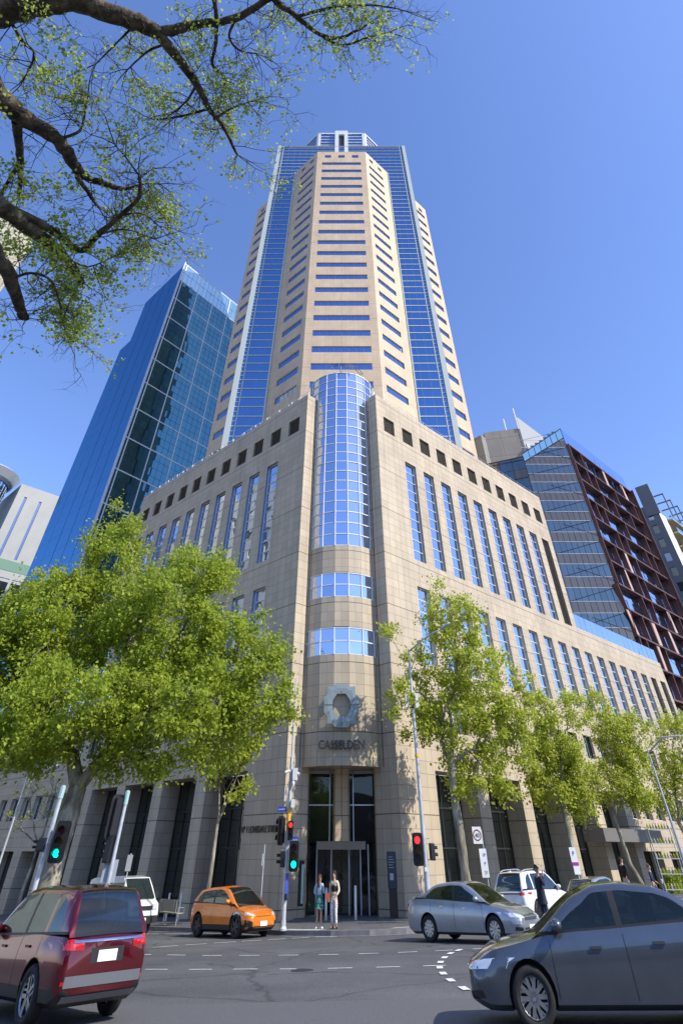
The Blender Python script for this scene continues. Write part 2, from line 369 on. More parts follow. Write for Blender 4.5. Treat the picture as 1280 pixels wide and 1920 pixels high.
colon=[(8.72,13.3,-3,5.85,1.6)]+[(14.6+5.66*k,18.95+5.66*k,-3,5.85,1.6) for k in range(4)]
door=[(37.3+5.66*k,41.15+5.66*k,-3,2.25,1.2) for k in range(4)]
upper=[(37.2+2.84*k,38.9+2.84*k,4.25,5.9,.35) for k in range(8)]
for T,Nn,sd_ in sides:
    mb=MB()
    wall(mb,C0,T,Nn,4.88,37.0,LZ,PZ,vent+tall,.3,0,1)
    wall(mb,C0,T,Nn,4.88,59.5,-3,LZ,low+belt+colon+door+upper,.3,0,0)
    # roof slabs, far ends and coping
    def PL(a,b): return C0+T*a-Nn*b
    for (s0,s1,zz,dd) in ((4.9,37.0,PZ,30),(37.0,59.5,LZ,30)):
        mb.obox(PL(s0,0)+Z*(zz),T*(s1-s0),-Nn*.45,Z*.09,0)
        mb.face([PL(s0,.4)+Z*(zz-.9),PL(s1,.4)+Z*(zz-.9),PL(s1,dd)+Z*(zz-.9),PL(s0,dd)+Z*(zz-.9)],2)
        mb.face([PL(s0,.45)+Z*(zz-.9),PL(s1,.45)+Z*(zz-.9),PL(s1,.45)+Z*zz,PL(s0,.45)+Z*zz],0)
    mb.face([PL(37,0)+Z*LZ,PL(37,30)+Z*LZ,PL(37,30)+Z*PZ,PL(37,0)+Z*PZ],0)
    mb.face([PL(59.5,0)-Z*3,PL(59.5,30)-Z*3,PL(59.5,30)+Z*LZ,PL(59.5,0)+Z*LZ],0)
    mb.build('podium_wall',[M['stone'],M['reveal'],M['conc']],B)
    gR='glassR'
    jb=None if sd_=='R' else -1
    for (a,b,c,d) in vent: louvre('vent_grille',C0,T,Nn,a,b,c,d)
    for k,(a,b,c,d) in enumerate(tall):
        if k<9: window('tall_window',C0,T,Nn,a,b,c,d,.3,10,gR,jamb=jb,tilt=.006)
        else: louvre('tall_louvre',C0,T,Nn,a,b,c,d,pitch=.2)
    for k,(a,b,c,d) in enumerate(low):
        if k<16: window('long_window',C0,T,Nn,a,b,c,d,.3,6,gR,jamb=jb,tilt=.006)
        else: louvre('long_louvre',C0,T,Nn,a,b,c,d,pitch=.2)
    for (a,b,c,d) in belt: window('square_window',C0,T,Nn,a,b,c,d,.3,1,'darkgl',2,fm='dark')
    for (a,b,c,d,e) in upper: window('small_window',C0,T,Nn,a,b,c,d,.35,1,'darkgl',2)
    for (a,b,c,d,e) in colon+door:
        m2=4 if b-a>4 else 3; top=d
        o=MB(); P=lambda s,z,k=0:C0+T*s+Z*z-Nn*k
        zs=[-2.2,.25,2.35,4.2,top] if top>3 else [-2.2,.25,top]
        bx=lambda s0,s1,z0,z1,k0,k1,m=0:o.obox(P(s0,z0,k1),T*(s1-s0),Nn*(k1-k0),Z*(z1-z0),m)
        for z in zs[1:-1]: bx(a,b,z-.04,z+.04,e-.12,e)
        for i in range(m2+1): s=a+(b-a)*i/m2; bx(max(a,s-.03),min(b,s+.03),-3,top,e-.1,e)
        fo=o.build('shopfront',M['dark'],B); g=MB()
        for i in range(m2):
            for z0,z1 in zip(zs,zs[1:]): pane(g,P(a+(b-a)*i/m2+.02,z0+.02,e-.05),T,Z,Nn,(b-a)/m2-.04,z1-z0-.04,0,.01)
        g.build('pane',M['darkgl'],fo)
    # roof railings
    rl=MB()
    for s0,s1,zz in ((5.0,36.8,PZ),):
        for h in (.35,.62): rl.tube([PL(s0,.25)+Z*(zz+h),PL(s1,.25)+Z*(zz+h)],.022,5)
        k=s0
        while k<s1: rl.tube([PL(k,.25)+Z*zz,PL(k,.25)+Z*(zz+.62)],.025,5); k+=1.6
    rl.build('roof_railing',M['steel'] if sd_=='R' else M['white'],B)
    if sd_=='L':
        k=6.2
        while k<36.8: 
            f=MB(); f.lathe([(.06,0),(.06,.34),(.03,.42)],PL(k,.12)+Z*(PZ+.09),8); f.build('roof_light',M['white'],B); k+=2.05 if int(k)%2 else 1.3
# glass balustrade on the low right roof
g=MB(); k=37.2
while k<59.2: pane(g,C0+U*k+Z*(LZ+.09)+W*.2,U,Z,-W,1.36,1.5,0,.008); k+=1.4
g.build('glass_balustrade',M['glassR'],B)
# ---- corner: stepped stone returns either side of the drum
mb=MB()
for T,Nn in ((U,-W),(W,-U)):
    # return faces run at right angles to the street wall
    q0=C0+T*4.88; inn=-Nn; f=T.cross(Z).dot(Nn)<0
    def rf(p,q,z0,z1,uo=0):
        p=V(p);q=V(q); L=(q-p).length; ps=[p+Z*z0,q+Z*z0,q+Z*z1,p+Z*z1]; uv=[(uo,z0),(uo+L,z0),(uo+L,z1),(uo,z1)]
        if not f: ps=ps[::-1]; uv=uv[::-1]
        mb.face(ps,0,uv)
    a=q0; b=q0+inn*1.05; c=b+T*.28; d=c+inn*.12; e=d-T*.28; g_=e+inn*1.3; 
    rf(a,b,5.85,PZ+.09); rf(b,c,5.85,PZ); rf(c,d,5.85,PZ); rf(d,e,5.85,PZ-1.4); rf(e,g_,5.85,PZ-1.4,1.2)
    mb.face([a+Z*(PZ+.09),b+Z*(PZ+.09),b+T*.8+Z*(PZ+.09),a+T*.8+Z*(PZ+.09)],0)
    
    rf(b+T*.05,b+T*.05+inn*.5,PZ-1.4,PZ+.09)
    # base pier at the entrance
    rf(a,q0+inn*1.92,-3,5.85); ce=q0+inn*1.92; rf(ce,V((ce.x,50,0)),-3,5.85)
    mb.face([a+Z*5.85,ce+Z*5.85,ce+T*2+Z*5.85,a+T*2+Z*5.85],0)
mb.build('corner_pier',M['stone'],B)
# ---- drum
DR,DC,NF=3.4,V((0,46.66,0)),20
def dv(i,r=DR): a=R(-90-9+18*i); return V((DC.x+r*math.cos(a)/math.cos(R(9))*1,DC.y+r*math.sin(a)/math.cos(R(9)),0))
DRI=3.36
fac=list(range(-4,6))       # facets seen or nearly seen
sb=MB()
for (z0,z1) in ((5.85,11.7),(13.35,15.4),(17.07,19.15)):
    for i in fac:
        p,q=dv(i-1+1,DRI),dv(i+1,DRI); L=(q-p).length
        sb.face([p+Z*z0,q+Z*z0,q+Z*z1,p+Z*z1],0,[(0,z0),(1.42,z0),(1.42,z1),(0,z1)])
    sb.face([dv(i,DRI)+Z*z1 for i in fac]+[V((0,50,z1))],0)
    sb.face(([dv(i,DRI)+Z*z0 for i in fac]+[V((0,50,z0))])[::-1],0)
sb.build('drum_wall',M['stone'],B)
def drumglass(name,z0,z1,rows,facs):
    fr=MB(); g=MB()
    for i in facs:
        p,q=dv(i,DRI-.06),dv(i+1,DRI-.06); t=(q-p); L=t.length; t.normalize(); nn=V((t.y,-t.x,0))
        for r in range(rows):
            za=z0+(z1-z0)*r/rows; pane(g,p+t*.02+Z*(za+.01),t,Z,nn,L-.04,(z1-z0)/rows-.02,0,.012)
            fr.obox(p+Z*(za-.035)-nn*.02,t*L,nn*.07,Z*.07)
        fr.obox(p+Z*(z1-.05)-nn*.02,t*L,nn*.08,Z*.1)
        fr.tube([dv(i,DRI-.01)+Z*z0,dv(i,DRI-.01)+Z*z1],.045,4)
    o=fr.build(name,M['white'],B); g.build('pane',M['glassR'],o)
drumglass('ribbon_window',11.7,13.35,2,fac); drumglass('ribbon_window',15.4,17.07,2,fac)
drumglass('glass_drum',19.15,36.9,19,range(-5,15))
c=MB(); c.prism([tuple(dv(i,DRI-.1))[:2] for i in range(20)],36.86,36.98); c.lathe([(3.2,36.95),(.3,37.5),(0,37.5)],tuple(DC),20); c.build('drum_roof',M['conc'],B)
c=MB(); 
for rr in (2.9,2.6): c.tube([DC+V((rr*math.cos(R(a))*.9-.1,rr*math.sin(R(a))-1.2,37.5)) for a in range(-110,-20,8)],.03,5)
for a in range(-110,-20,16): c.tube([DC+V((2.9*math.cos(R(a))*.9-.1,2.9*math.sin(R(a))-1.2,37.0)),DC+V((2.9*math.cos(R(a))*.9-.1,2.9*math.sin(R(a))-1.2,37.45))],.03,5)
c.tube([DC+V((-.1,-2.8,37)),DC+V((-.1,-2.8,38.2))],.05,5); c.build('roof_ladder_rail',M['dark'],B)
# ---- emblem: four cut-corner plates round an octagonal hole
EW,EH=1.15,1.14; ez=8.78; ey=42.92
om=[(.0,1),(.36,1),(.5,.86),(.8,.86),(.8,.52),(1,.33),(1,0)]; im=[(0,.56),(.28,.56),(.54,.24),(.54,0)]
em=MB()
for sx in (1,-1):
    for szz in (1,-1):
        gp_=.022
        o_=[(max(x*EW,gp_),max(y*EH,gp_)) for x,y in om]; i_=[(max(x*EW,gp_),max(y*EH,gp_)) for x,y in im[::-1]]
        # split quadrant into quads between matching outer/inner points
        A=o_; Bq=[(max(x*EW,gp_),max(y*EH,gp_)) for x,y in ((0,.53),(.17,.53),(.24,.53),(.34,.42),(.45,.28),(.50,.22),(.50,0))]
        def q3(p,y,s=1.0): return (sx*p[0]*s,y,ez+szz*p[1]*s)
        for i in range(6):
            mid=lambda a,b:((a[0]*.55+b[0]*.45),(a[1]*.55+b[1]*.45))
            a0,a1,b1,b0=A[i],A[i+1],Bq[i+1],Bq[i]; m0,m1=mid(a0,b0),mid(a1,b1)
            for quad in ([q3(a0,ey),q3(a1,ey),q3(m1,ey-.018),q3(m0,ey-.018)],[q3(m0,ey-.018),q3(m1,ey-.018),q3(b1,ey),q3(b0,ey)],[q3(a1,ey),q3(a0,ey),q3(a0,ey+.2),q3(a1,ey+.2)],[q3(b0,ey),q3(b1,ey),q3(b1,ey+.2),q3(b0,ey+.2)],[q3(a0,ey+.2),q3(b0,ey+.2),q3(b1,ey+.2),q3(a1,ey+.2)]):
                if sx*szz<0: quad=quad[::-1]
                em.face(quad)
o=em.build('corner_emblem',mat('zinc emblem plates',(.27,.325,.33),.5,.3),B)
for x in (-.7,.7):
    for z in (8.1,9.4):
        st=MB(); st.tube([(x,ey+.15,z),(x,43.4,z)],.04,6); st.build('emblem_bracket',M['dark'],o)
def text(s,size,loc,rot,m,depth=.03,parent=None,name='lettering',bold=0,sx=1):
    cu=bpy.data.curves.new(name,'FONT'); cu.body=s; cu.size=size; cu.extrude=depth; cu.align_x='CENTER'; cu.offset=bold; cu.resolution_u=3
    t=bpy.data.objects.new('tmp',cu); col.objects.link(t); bpy.context.view_layer.update()
    me=bpy.data.meshes.new_from_object(t.evaluated_get(bpy.context.evaluated_depsgraph_get())); bpy.data.objects.remove(t)
    me.materials.clear(); me.materials.append(m)
    mt=Matrix.Translation(V(loc))@Matrix.Rotation(rot[1],4,'Z')@Matrix.Rotation(rot[0],4,'X')@Matrix.Diagonal((sx,1,1,1)); me.transform(mt)
    o=bpy.data.objects.new(name,me); col.objects.link(o)
    if parent: setparent(o,parent)
    return o
M['letter']=mat('bronze lettering',(.075,.058,.042),.5,.3)
text('CASSELDEN',.60,(0,43.20,6.62),(R(90),0),M['letter'],.035,B,'building_name_lettering',.010,.93)
text('N\u00ba 1 LONSDALE STREET',.42,tuple(Lp(-.03,6.95,2.98)),(R(90),R(-45)),M['letter'],.02,B,'street_address_lettering',.003,.82)
# ---- entrance
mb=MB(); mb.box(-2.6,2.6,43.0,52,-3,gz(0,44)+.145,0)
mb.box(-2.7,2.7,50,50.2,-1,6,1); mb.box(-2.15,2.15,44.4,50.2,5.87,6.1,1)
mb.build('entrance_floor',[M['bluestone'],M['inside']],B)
mb=MB(); mb.prism([(-.5+.14*0,45.6),(-.38,45.42),(.38,45.42),(.5,45.6),(.5,46.2),(-.5,46.2)],2.63,5.86); mb.build('porch_column',M['stone2'],B)
mb=MB(); mb.prism([(-.6,47.9),(.6,47.9),(.6,48.9),(-.6,48.9)],-1,5.9); mb.build('lobby_column',M['stone2'],B)
fr=MB(); g=MB(); zf=gz(0,45)+.15; YE=46.4
for x in (-2.17,-1.5,-.62,.45,1.15,1.62,2.17): fr.box(x-.035,x+.035,YE-.05,YE+.05,zf,2.5)
for x in (-2.17,-.75,.75,2.17): fr.box(x-.03,x+.03,YE-.04,YE+.04,2.5,5.85)
fr.box(-2.17,2.17,YE-.04,YE+.04,5.7,5.85); fr.box(-2.17,2.17,YE-.03,YE+.03,4.2,4.26)
o=fr.build('entrance_frame',M['steel'],B)
for a,b in ((-2.15,-1.5),(-1.5,-.62),(.45,1.15),(1.15,1.62),(1.62,2.15),(-.62,.45)): pane(g,V((a+.03,YE,zf)),V((1,0,0)),Z,V((0,-1,0)),b-a-.06,2.45-zf,0,.01)
for a,b in ((-2.15,-.75),(-.75,.75),(.75,2.15)): pane(g,V((a+.03,YE+.01,2.55)),V((1,0,0)),Z,V((0,-1,0)),b-a-.06,3.2,0,.01)
M['clear']=glass('entrance door glass',(.6,.66,.66),(.01,.012,.012),.12,.01,.5)
def seethrough(m,f):
    nt=m.node_tree; t=N(m,'ShaderNodeBsdfTransparent'); t.inputs[0].default_value=(.75,.8,.8,1); mx=N(m,'ShaderNodeMixShader'); mx.inputs[0].default_value=f
    out=nt.nodes['Material Output']; src=out.inputs['Surface'].links[0].from_socket; LK(m,src,mx.inputs[1]); LK(m,t.outputs[0],mx.inputs[2]); LK(m,mx.outputs[0],out.inputs['Surface'])
seethrough(M['clear'],.62)
g.build('pane',M['clear'],o)
cn=MB(); cn.box(-1.5,1.45,YE-1.0,YE-.06,2.28,2.62); cn.build('door_canopy',mat('polished canopy edge',(.75,.76,.75),.12,1.0),B)
# entrance canopy further along the right street
cn=MB(); cn.obox(C0+U*27.2-W*1.7+Z*2.75,U*11,W*1.75,Z*.75); cn.build('street_canopy',mat('grey canopy cladding',(.16,.15,.14),.5),B)
# ================================================================ tower shaft
def strip(a,b,c,d,O,T,Nn,nm='strip_window',cols=8,fm='dark'):
    P=lambda s,z,k=0:V(O)+T*s+Z*z-Nn*k; mb=MB()
    mb.obox(P(a,c,.2),T*(b-a),Nn*.05,Z*.07,1); mb.obox(P(a,d-.06,.2),T*(b-a),Nn*.05,Z*.06,1)
    for i in range(cols): 
        pane(mb,P(a+(b-a)*i/cols,c,.17),T,Z,Nn,(b-a)/cols,d-c,0,.004)
        if i: s=a+(b-a)*i/cols; mb.obox(P(s-.018,c,.17),T*.036,Nn*.03,Z*(d-c),2)
    mb.build(nm,[M['glassT'],M['white'],M['blueframe']],B)
TY=65.44; TX=6.35; FZ=[55.28+3.72*k for k in range(-7,19)]; FZ=[z for z in FZ if z>33]
F0=V((0,TY,0)); X=V((1,0,0)); Y_=V((0,1,0))
mb=MB(); op=[(-5,5,z,z+1.35) for z in FZ]+[(x-.83,x+.83,126.03,127.45) for x in (-3.55,0,3.55)]
wall(mb,F0,X,-Y_,-TX,TX,30,129.3,op,.18,0,0)
sidef=[]
for (O,T,Nn) in ((V((TX,TY,0)),U,-W),(V((-TX,TY,0)),W,-U)):
    op=[(1.1,6.5,z,z+1.35) for z in FZ]+[(s,s+1.4,126.03,127.45) for s in (1.35,4.7)]
    wall(mb,O,T,Nn,0,8.85,30,129.3,op,.18,0,0); sidef.append((O,T,Nn))
oct_=[(-TX,TY),(TX,TY),(12.61,71.7),(12.61,80),(-12.61,80),(-12.61,71.7)]
mb.face([(x,y,129.3) for x,y in oct_],0); mb.face([(12.61,71.7,30),(12.61,80,30),(12.61,80,129.3),(12.61,71.7,129.3)],0); mb.face([(-12.61,80,30),(-12.61,71.7,30),(-12.61,71.7,129.3),(-12.61,80,129.3)],0)
mb.build('tower_wall',M['stone2'],B)
for z in FZ:
    strip(-5,5,z,z+1.35,F0,X,-Y_)
    for O,T,Nn in sidef: strip(1.1,6.5,z,z+1.35,O,T,Nn,cols=5)
for x in (-3.55,0,3.55): strip(x-.83,x+.83,126.03,127.45,F0,X,-Y_,'crown_window',2)
for O,T,Nn in sidef:
    for s in (1.35,4.7): strip(s,s+1.4,126.03,127.45,O,T,Nn,'crown_window',2)
# glass wings behind the octagon
WY=71.65; WX=18.6; WZ=144.6
for sgn in (-1,1):
    fr=MB(); g=MB(); O=V((0,WY,0)); T=X*sgn
    z=32.0; P=lambda s,zz,k=0:O+T*s+Z*zz+Y_*k
    bx=lambda s0,s1,z0,z1,k0,k1,m=0:fr.obox(P(s0,z0,k0),T*(s1-s0),Y_*(k1-k0),Z*(z1-z0),m)
    zz=[]; 
    while z<WZ-.5: zz.append(z); z+=1.86
    s0=0
    for z in zz:
        hi=min(z+1.86,WZ); a0=12.2 if z<127 else 0.0
        bx(a0,17.0,z-.09,z+.09,-.08,.02)
        bx(17.0,17.75,z-.07,z+.07,-.10,.02); bx(17.0,17.75,z+.90,z+.98,-.10,.02)
        n=3 if z<127 else 10
        for i in range(n): pane(g,P(a0+(17.0-a0)*i/n,z,0),T,Z,-Y_,(17.0-a0)/n,hi-z,0,.004)
        for i in range(1,n): s=a0+(17.0-a0)*i/n; bx(s-.02,s+.02,z,hi,-.03,.02,1)
        pane(g,P(17.0,z,0),T,Z,-Y_,.75,hi-z,0,.004)
    bx(16.93,17.07,32,WZ,-.14,.02); bx(17.72,18.6,32,WZ,-.32,.5,2); bx(12.55,12.8,32,129.3,-.2,.02)
    bx(0,18.6,WZ-.16,WZ,-.15,.02); bx(0,18.6,WZ,WZ+.5,.0,.4,1)
    o=fr.build('curtain_wall',[M['corner'],M['blueframe'],M['corner']],B); g.build('pane',M['glassW'],o)
mb=MB(); mb.prism([(-18.6,WY+.05),(18.6,WY+.05),(18.6,100),(-18.6,100)],32,WZ); mb.build('tower_core',M['conc'],B)
# outer stone shoulders
for sgn in (-1,1):
    mb=MB(); T=U if sgn>0 else W; Nn=-W if sgn>0 else -U; O=V((sgn*18.45,71.95,0)); zz=[z for z in FZ if z<113]
    op=[(.55,3.7,z,z+1.35) for z in zz]+[(1.6,3.0,113.2,114.5)]
    wall(mb,O,T,Nn,0,4.75,30,116.6,op,.18)
    e=O+T*4.75; 
    ps=[e+Z*30,V((e.x,100,30)),V((e.x,100,116.6)),e+Z*116.6]; mb.face(ps if sgn>0 else ps[::-1],0)
    mb.face([O+Z*116.6,e+Z*116.6,V((e.x,100,116.6)),V((O.x,100,116.6))],0)
    mb.build('tower_shoulder',M['stone2'],B)
    for z in zz: strip(.55,3.7,z,z+1.35,O,T,Nn,'shoulder_window',3)
    strip(1.6,3.0,113.2,114.5,O,T,Nn,'shoulder_window',1)
# crown
CYn=72.6; CH=7.1; CZ=154.9
g=MB(); fr=MB()
for (O,T,Nn,L,gaps) in ((V((-CH,CYn,0)),X,-Y_,2*CH,((0,.75),(5.15,9.05),(13.45,14.2))),(V((CH,CYn,0)),U,-W,10,((0,.6),(9.4,10))),(V((-CH,CYn,0)),W,-U,10,((0,.6),(9.4,10)))):
    z=WZ-1; k=0
    P=lambda s,zz_,kk=0:O+T*s+Z*zz_+Nn*kk
    while z<CZ-.1:
        hi=min(z+1.86,CZ)
        n=8
        for i in range(n): pane(g,P(L*i/n,z),T,Z,Nn,L/n,hi-z,0,.004)
        fr.obox(P(0,z-.16,-.02),T*L,Nn*.12,Z*.32); z+=1.86
    for a,b in gaps: 
        if b-a<3: fr.obox(P(a,WZ-1,-.02),T*(b-a),Nn*.2,Z*(CZ-WZ+1))
    fr.obox(P(0,CZ-.2,-.02),T*L,Nn*.2,Z*.6)
o=fr.build('crown_frame',M['white'],B); g.build('pane',M['glassW'],o)
mb=MB(); mb.prism([(-CH,CYn+.05),(CH,CYn+.05),(CH+7,CYn+7.05),(CH+7,95),(-CH-7,95),(-CH-7,CYn+7.05)],WZ-1,CZ); mb.build('crown_core',M['conc'],B)
mb=MB(); 
for a,b,c,d,k0,k1,m in ((-1.95,-.85,128,154.9,71.5,72.7,0),(.85,1.95,128,154.9,71.5,72.7,0),(-.85,.85,152.4,154.9,71.5,72.7,0),(-.85,.85,128,152.4,72.1,72.5,1)): mb.box(a,b,k0,k1,c,d,m)
mb.build('crown_portal',[M['white'],M['dark']],B)
# ================================================================ neighbours
X=V((1,0,0)); Y_=V((0,1,0))
def gridface(O,T,Nn,s0,s1,z0,z1,ds,dz,gm,parent,name='curtain_wall',bar=.12,fm='white',fine=None,pr=.1,tilt=.006,zoff=0,soff=0,gm2=None,prob2=0):
    fr=MB(); g=MB(); P=lambda s,z,k=0:V(O)+T*s+Z*z+Nn*k
    ss=[s0]+[s for s in [s0+soff+ds*i for i in range(200)] if s0+.2<s<s1-.2]+[s1]
    zz=[z0]+[z for z in [z0+zoff+dz*i for i in range(200)] if z0+.2<z<z1-.2]+[z1]
    for s in ss: fr.obox(P(s-bar/2,z0,-.02),T*bar,Nn*pr,Z*(z1-z0),0)
    for z in zz: fr.obox(P(s0,z-bar/2,-.02),T*(s1-s0),Nn*pr*.8,Z*bar,0)
    if fine:
        fs,fz=fine
        for i in range(len(ss)-1):
            a=ss[i]; n=max(1,round((ss[i+1]-a)/fs))
            for k in range(1,n): s=a+(ss[i+1]-a)*k/n; fr.obox(P(s-.02,z0,-.02),T*.04,Nn*.05,Z*(z1-z0),1)
        for i in range(len(zz)-1):
            a=zz[i]; n=max(1,round((zz[i+1]-a)/fz))
            for k in range(1,n): z=a+(zz[i+1]-a)*k/n; fr.obox(P(s0,z-.02,-.02),T*(s1-s0),Nn*.05,Z*.04,1)
    fs,fz=fine if fine else (ds,dz)
    for i in range(len(ss)-1):
        n=max(1,round((ss[i+1]-ss[i])/fs)); 
        for j in range(len(zz)-1):
            m=max(1,round((zz[j+1]-zz[j])/fz))
            for a in range(n):
                for b in range(m):
                    w_=(ss[i+1]-ss[i])/n; h=(zz[j+1]-zz[j])/m
                    pane(g,P(ss[i]+w_*a,zz[j]+h*b),T,Z,Nn,w_,h,(1 if rnd.random()<prob2 else 0),tilt)
    o=fr.build(name,[M[fm],M['dark']],parent); g.build('pane',[M[gm],M[gm2 or gm]],o); return o
# ---- teal glass tower, left
GT=V((-47.635,100,0)); dT=V((math.sin(R(37.2)),math.cos(R(37.2)),0)); dN=V((dT.y,-dT.x,0)); HT=124.7
G=thing('glass_tower',(GT.x,GT.y,-2),'tall blue and teal glass tower with a sharp corner, left of the stone tower','glass tower')
M['rim']=glass('pale crown glass',(.55,.78,.86),(.12,.25,.30),.5,.02,.2)
M['tealint']=glass('teal glass with blinds',(.13,.36,.44),(.01,.05,.055),.45,.02,.15)
gridface(GT,dT,dN,0,44,4.5,117.2,6.07,7.5,'teal',G,bar=.26,fine=(1.52,1.875),zoff=.2,soff=.9,gm2='tealint',prob2=.14)
gridface(GT,dT,dN,0,44,117.2,HT,6.07,7.5,'rim',G,name='crown_screen',bar=.3,fine=(1.5,3.7),soff=.9)
gridface(GT,W,-U,0,22.7,-4,124.2,40,3.75,'bluecl',G,name='side_cladding',bar=.05,fm='dark',pr=.03,fine=(5.7,3.75),tilt=.001)
gridface(GT+W*22.7,W,-U,0,6.2,-4,107.6,40,3.75,'bluecl',G,name='side_cladding',bar=.04,fm='dark',pr=.03,tilt=.001)
mb=MB(); 
def pl4(a,b): p=GT+W*a+dT*b; return (p.x,p.y)
mb.prism([pl4(.06,.08),pl4(22.65,.08),pl4(22.65,44),pl4(.06,44)],-4,117,0); mb.prism([pl4(22.66,.08),pl4(28.8,.08),pl4(28.8,40),pl4(22.66,40)],-4,107.5)
mb.build('core_wall',mat('dark blue core',(.03,.06,.12),.6),G)
mb=MB(); mb.tube([GT+Z*-3,GT+Z*125.2],.3,6); mb.build('corner_post',M['galv'],G)
# roof screen struts seen through the crown
mb=MB()
for i in range(1,8): mb.tube([GT+dT*(6*i-5)+dN*-.3+Z*117,GT+dT*(6*i-5)-dN*5+Z*123],.16,5)
mb.build('roof_strut',M['white'],G)
# ---- white building far left
WB=V((-110.9,170,0)); Wb=thing('panel_building',(WB.x,WB.y,-2),'white panelled building with two blue slot windows, at the left edge','building')
M['wpanel']=noisy('white wall panel',(.33,.345,.34),.05,.3,.6)
mb=MB(); wall(mb,WB,U,-W,0,24.7,-6,89.6,[(2.6,3.5,66.5,85.8),(7.7,8.6,66.5,85.8)],.3)
mb.prism([tuple(p)[:2] for p in (WB+U*.01+W*.5,WB+U*24.6+W*.5,WB+U*24.6+W*22,WB+U*.01+W*22)],-6,89.5); mb.build('wall',M['wpanel'],Wb)
for a in (2.6,7.7):
    g=MB()
    for k in range(6): pane(g,WB+U*a+W*.25+Z*(66.5+k*3.21),U,Z,-W,.9,3.2,0,.003)
    g.build('slot_window',mat('blue slot glazing',(.10,.17,.42),.3),Wb)
mb=MB(); mb.obox(WB-W*.08+Z*63.1-U*12,U*37,W*1.5,Z*2.9); mb.build('copper_band',mat('green copper band',(.10,.22,.17),.5),Wb)
gridface(WB-U*14-W*1.4,U,-W,0,36,-6,61,4.6,5.5,'smoke',Wb,name='lower_window_wall',bar=.8,fm='wpanel',fine=(2.3,2.8))
# ---- curved blue glass building beside it
cb=V((-128.0,168,0)); Cb=thing('curved_building',(cb.x,cb.y,-2),'curved blue glass building under a grey oval roof, at the far left edge','building')
g=MB(); fr=MB(); nC=18
pt=lambda i,r=1.0:V((cb.x+12.6*r*math.cos(R(-150+i*10)),cb.y+10*r*math.sin(R(-150+i*10)),0))
for i in range(nC):
    p,q=pt(i),pt(i+1); t=(q-p); L=t.length; t.normalize(); nn=V((t.y,-t.x,0)); z=62
    while z<87.5:
        pane(g,p+Z*z,t,Z,nn,L,3.4,0,.004); fr.obox(p+Z*(z-.1)-nn*.02,t*L,nn*.15,Z*.2); z+=3.4
    fr.tube([p+Z*62,p+Z*90],.1,4)
o=fr.build('window_frame',M['blueframe'],Cb); g.build('pane',M['glassW'],o)
mb=MB()
for k,(r0,r1,z0,z1) in enumerate(((1.02,1.10,88.5,89.4),(1.10,1.22,89.4,91.8),(1.22,1.1,91.8,92.8),(1.1,.2,92.8,93.1))):
    for i in range(-3,nC+14): mb.quad(pt(i,r0)+Z*z0,pt(i+1,r0)+Z*z0,pt(i+1,r1)+Z*z1,pt(i,r1)+Z*z1)
mb.build('roof_rim',M['galv'],Cb,smooth=True)
mb=MB(); mb.prism([tuple(pt(i,.97))[:2] for i in range(36)],-4,92.5); mb.build('core_wall',M['conc'],Cb)
# ---- red framed office block, right
RT=V((40.86,84,0)); Rb=thing('steel_framed_block',(RT.x,RT.y,-1),'dark glass office block wrapped in rusty red steel frames, right of the stone podium','office block')
M['corten']=noisy('red brown steel frame',(.115,.048,.038),.25,1.2,.5,metal=.2)
M['salmon']=noisy('salmon steel panel',(.52,.34,.27),.1,2,.5)
M['amber']=glass('taupe reflective spandrel',(.36,.29,.23),(.08,.06,.045),.4,.03,.3)
RH=[19.6+3.33*k for k in range(11)]   # 19.6 .. 52.9
# front face, towards the camera: glass with joints and a dark mesh standing in for a reflection; runs left and steps back
FL=8.4; g=MB(); fr=MB(); O=RT
T=-X
def topz(s): return 56.2-s*.62
for k,z in enumerate(RH+[56.2]):
    if z>53.5: continue
    n=9
    for i in range(n):
        s=FL*i/n; w_=FL/n
        for (za,zb,m) in ((z-.6,z+.9,1),(z+.9,z+2.73,0)):
            zb=min(zb,topz(s)); 
            if zb-za<.2: continue
            pane(g,O+T*s+Z*za,T,Z,-Y_,w_,zb-za,m,.012)
        fr.obox(O+T*(s-.02)-Y_*.05+Z*(z-.6),T*.04,Y_*.06,Z*(min(z+2.73,topz(s))-z+.6) if topz(s)>z else Z*.1)
    fr.obox(O-Y_*.06+Z*(z+.88),T*FL,Y_*.07,Z*.05,1); fr.obox(O-Y_*.06+Z*(z-.62),T*FL,Y_*.07,Z*.05,1)
    fr.tube([O-Y_*.06+Z*(z+1.2+1.6),O+T*FL-Y_*.06+Z*(z-.9+1.6)],.03,4);  # added diagonal tubes imitate lines mirrored in the glass
    if k%2: fr.tube([O-Y_*.06+Z*(z+.4),O+T*(FL*.6)-Y_*.06+Z*(z+2.2)],.03,4)
# sloping glass roof screen over the front
for i in range(7):
    s=FL*i/7; s2=FL*(i+1)/7
    a=[O+T*s+Z*(topz(s)-1.9+s*.05),O+T*s2+Z*(topz(s2)-1.9+s2*.05),O+T*s2+Z*topz(s2),O+T*s+Z*topz(s)]
    g.face([p-Y_*.08 for p in a][::-1],2); fr.tube([a[0]-Y_*.1,a[3]-Y_*.1],.05,4)
fr.tube([O+Z*topz(0)-Y_*.1,O+T*FL+Z*topz(FL)-Y_*.1],.07,5); fr.tube([O+Z*(topz(0)-1.9)-Y_*.1,O+T*FL+Z*(topz(FL)-1.5)-Y_*.1],.05,5)
o=fr.build('front_frame_and_reflection',[M['dark'],M['galv']],Rb); g.build('pane',[M['smoke'],M['amber'],M['rim']],o)
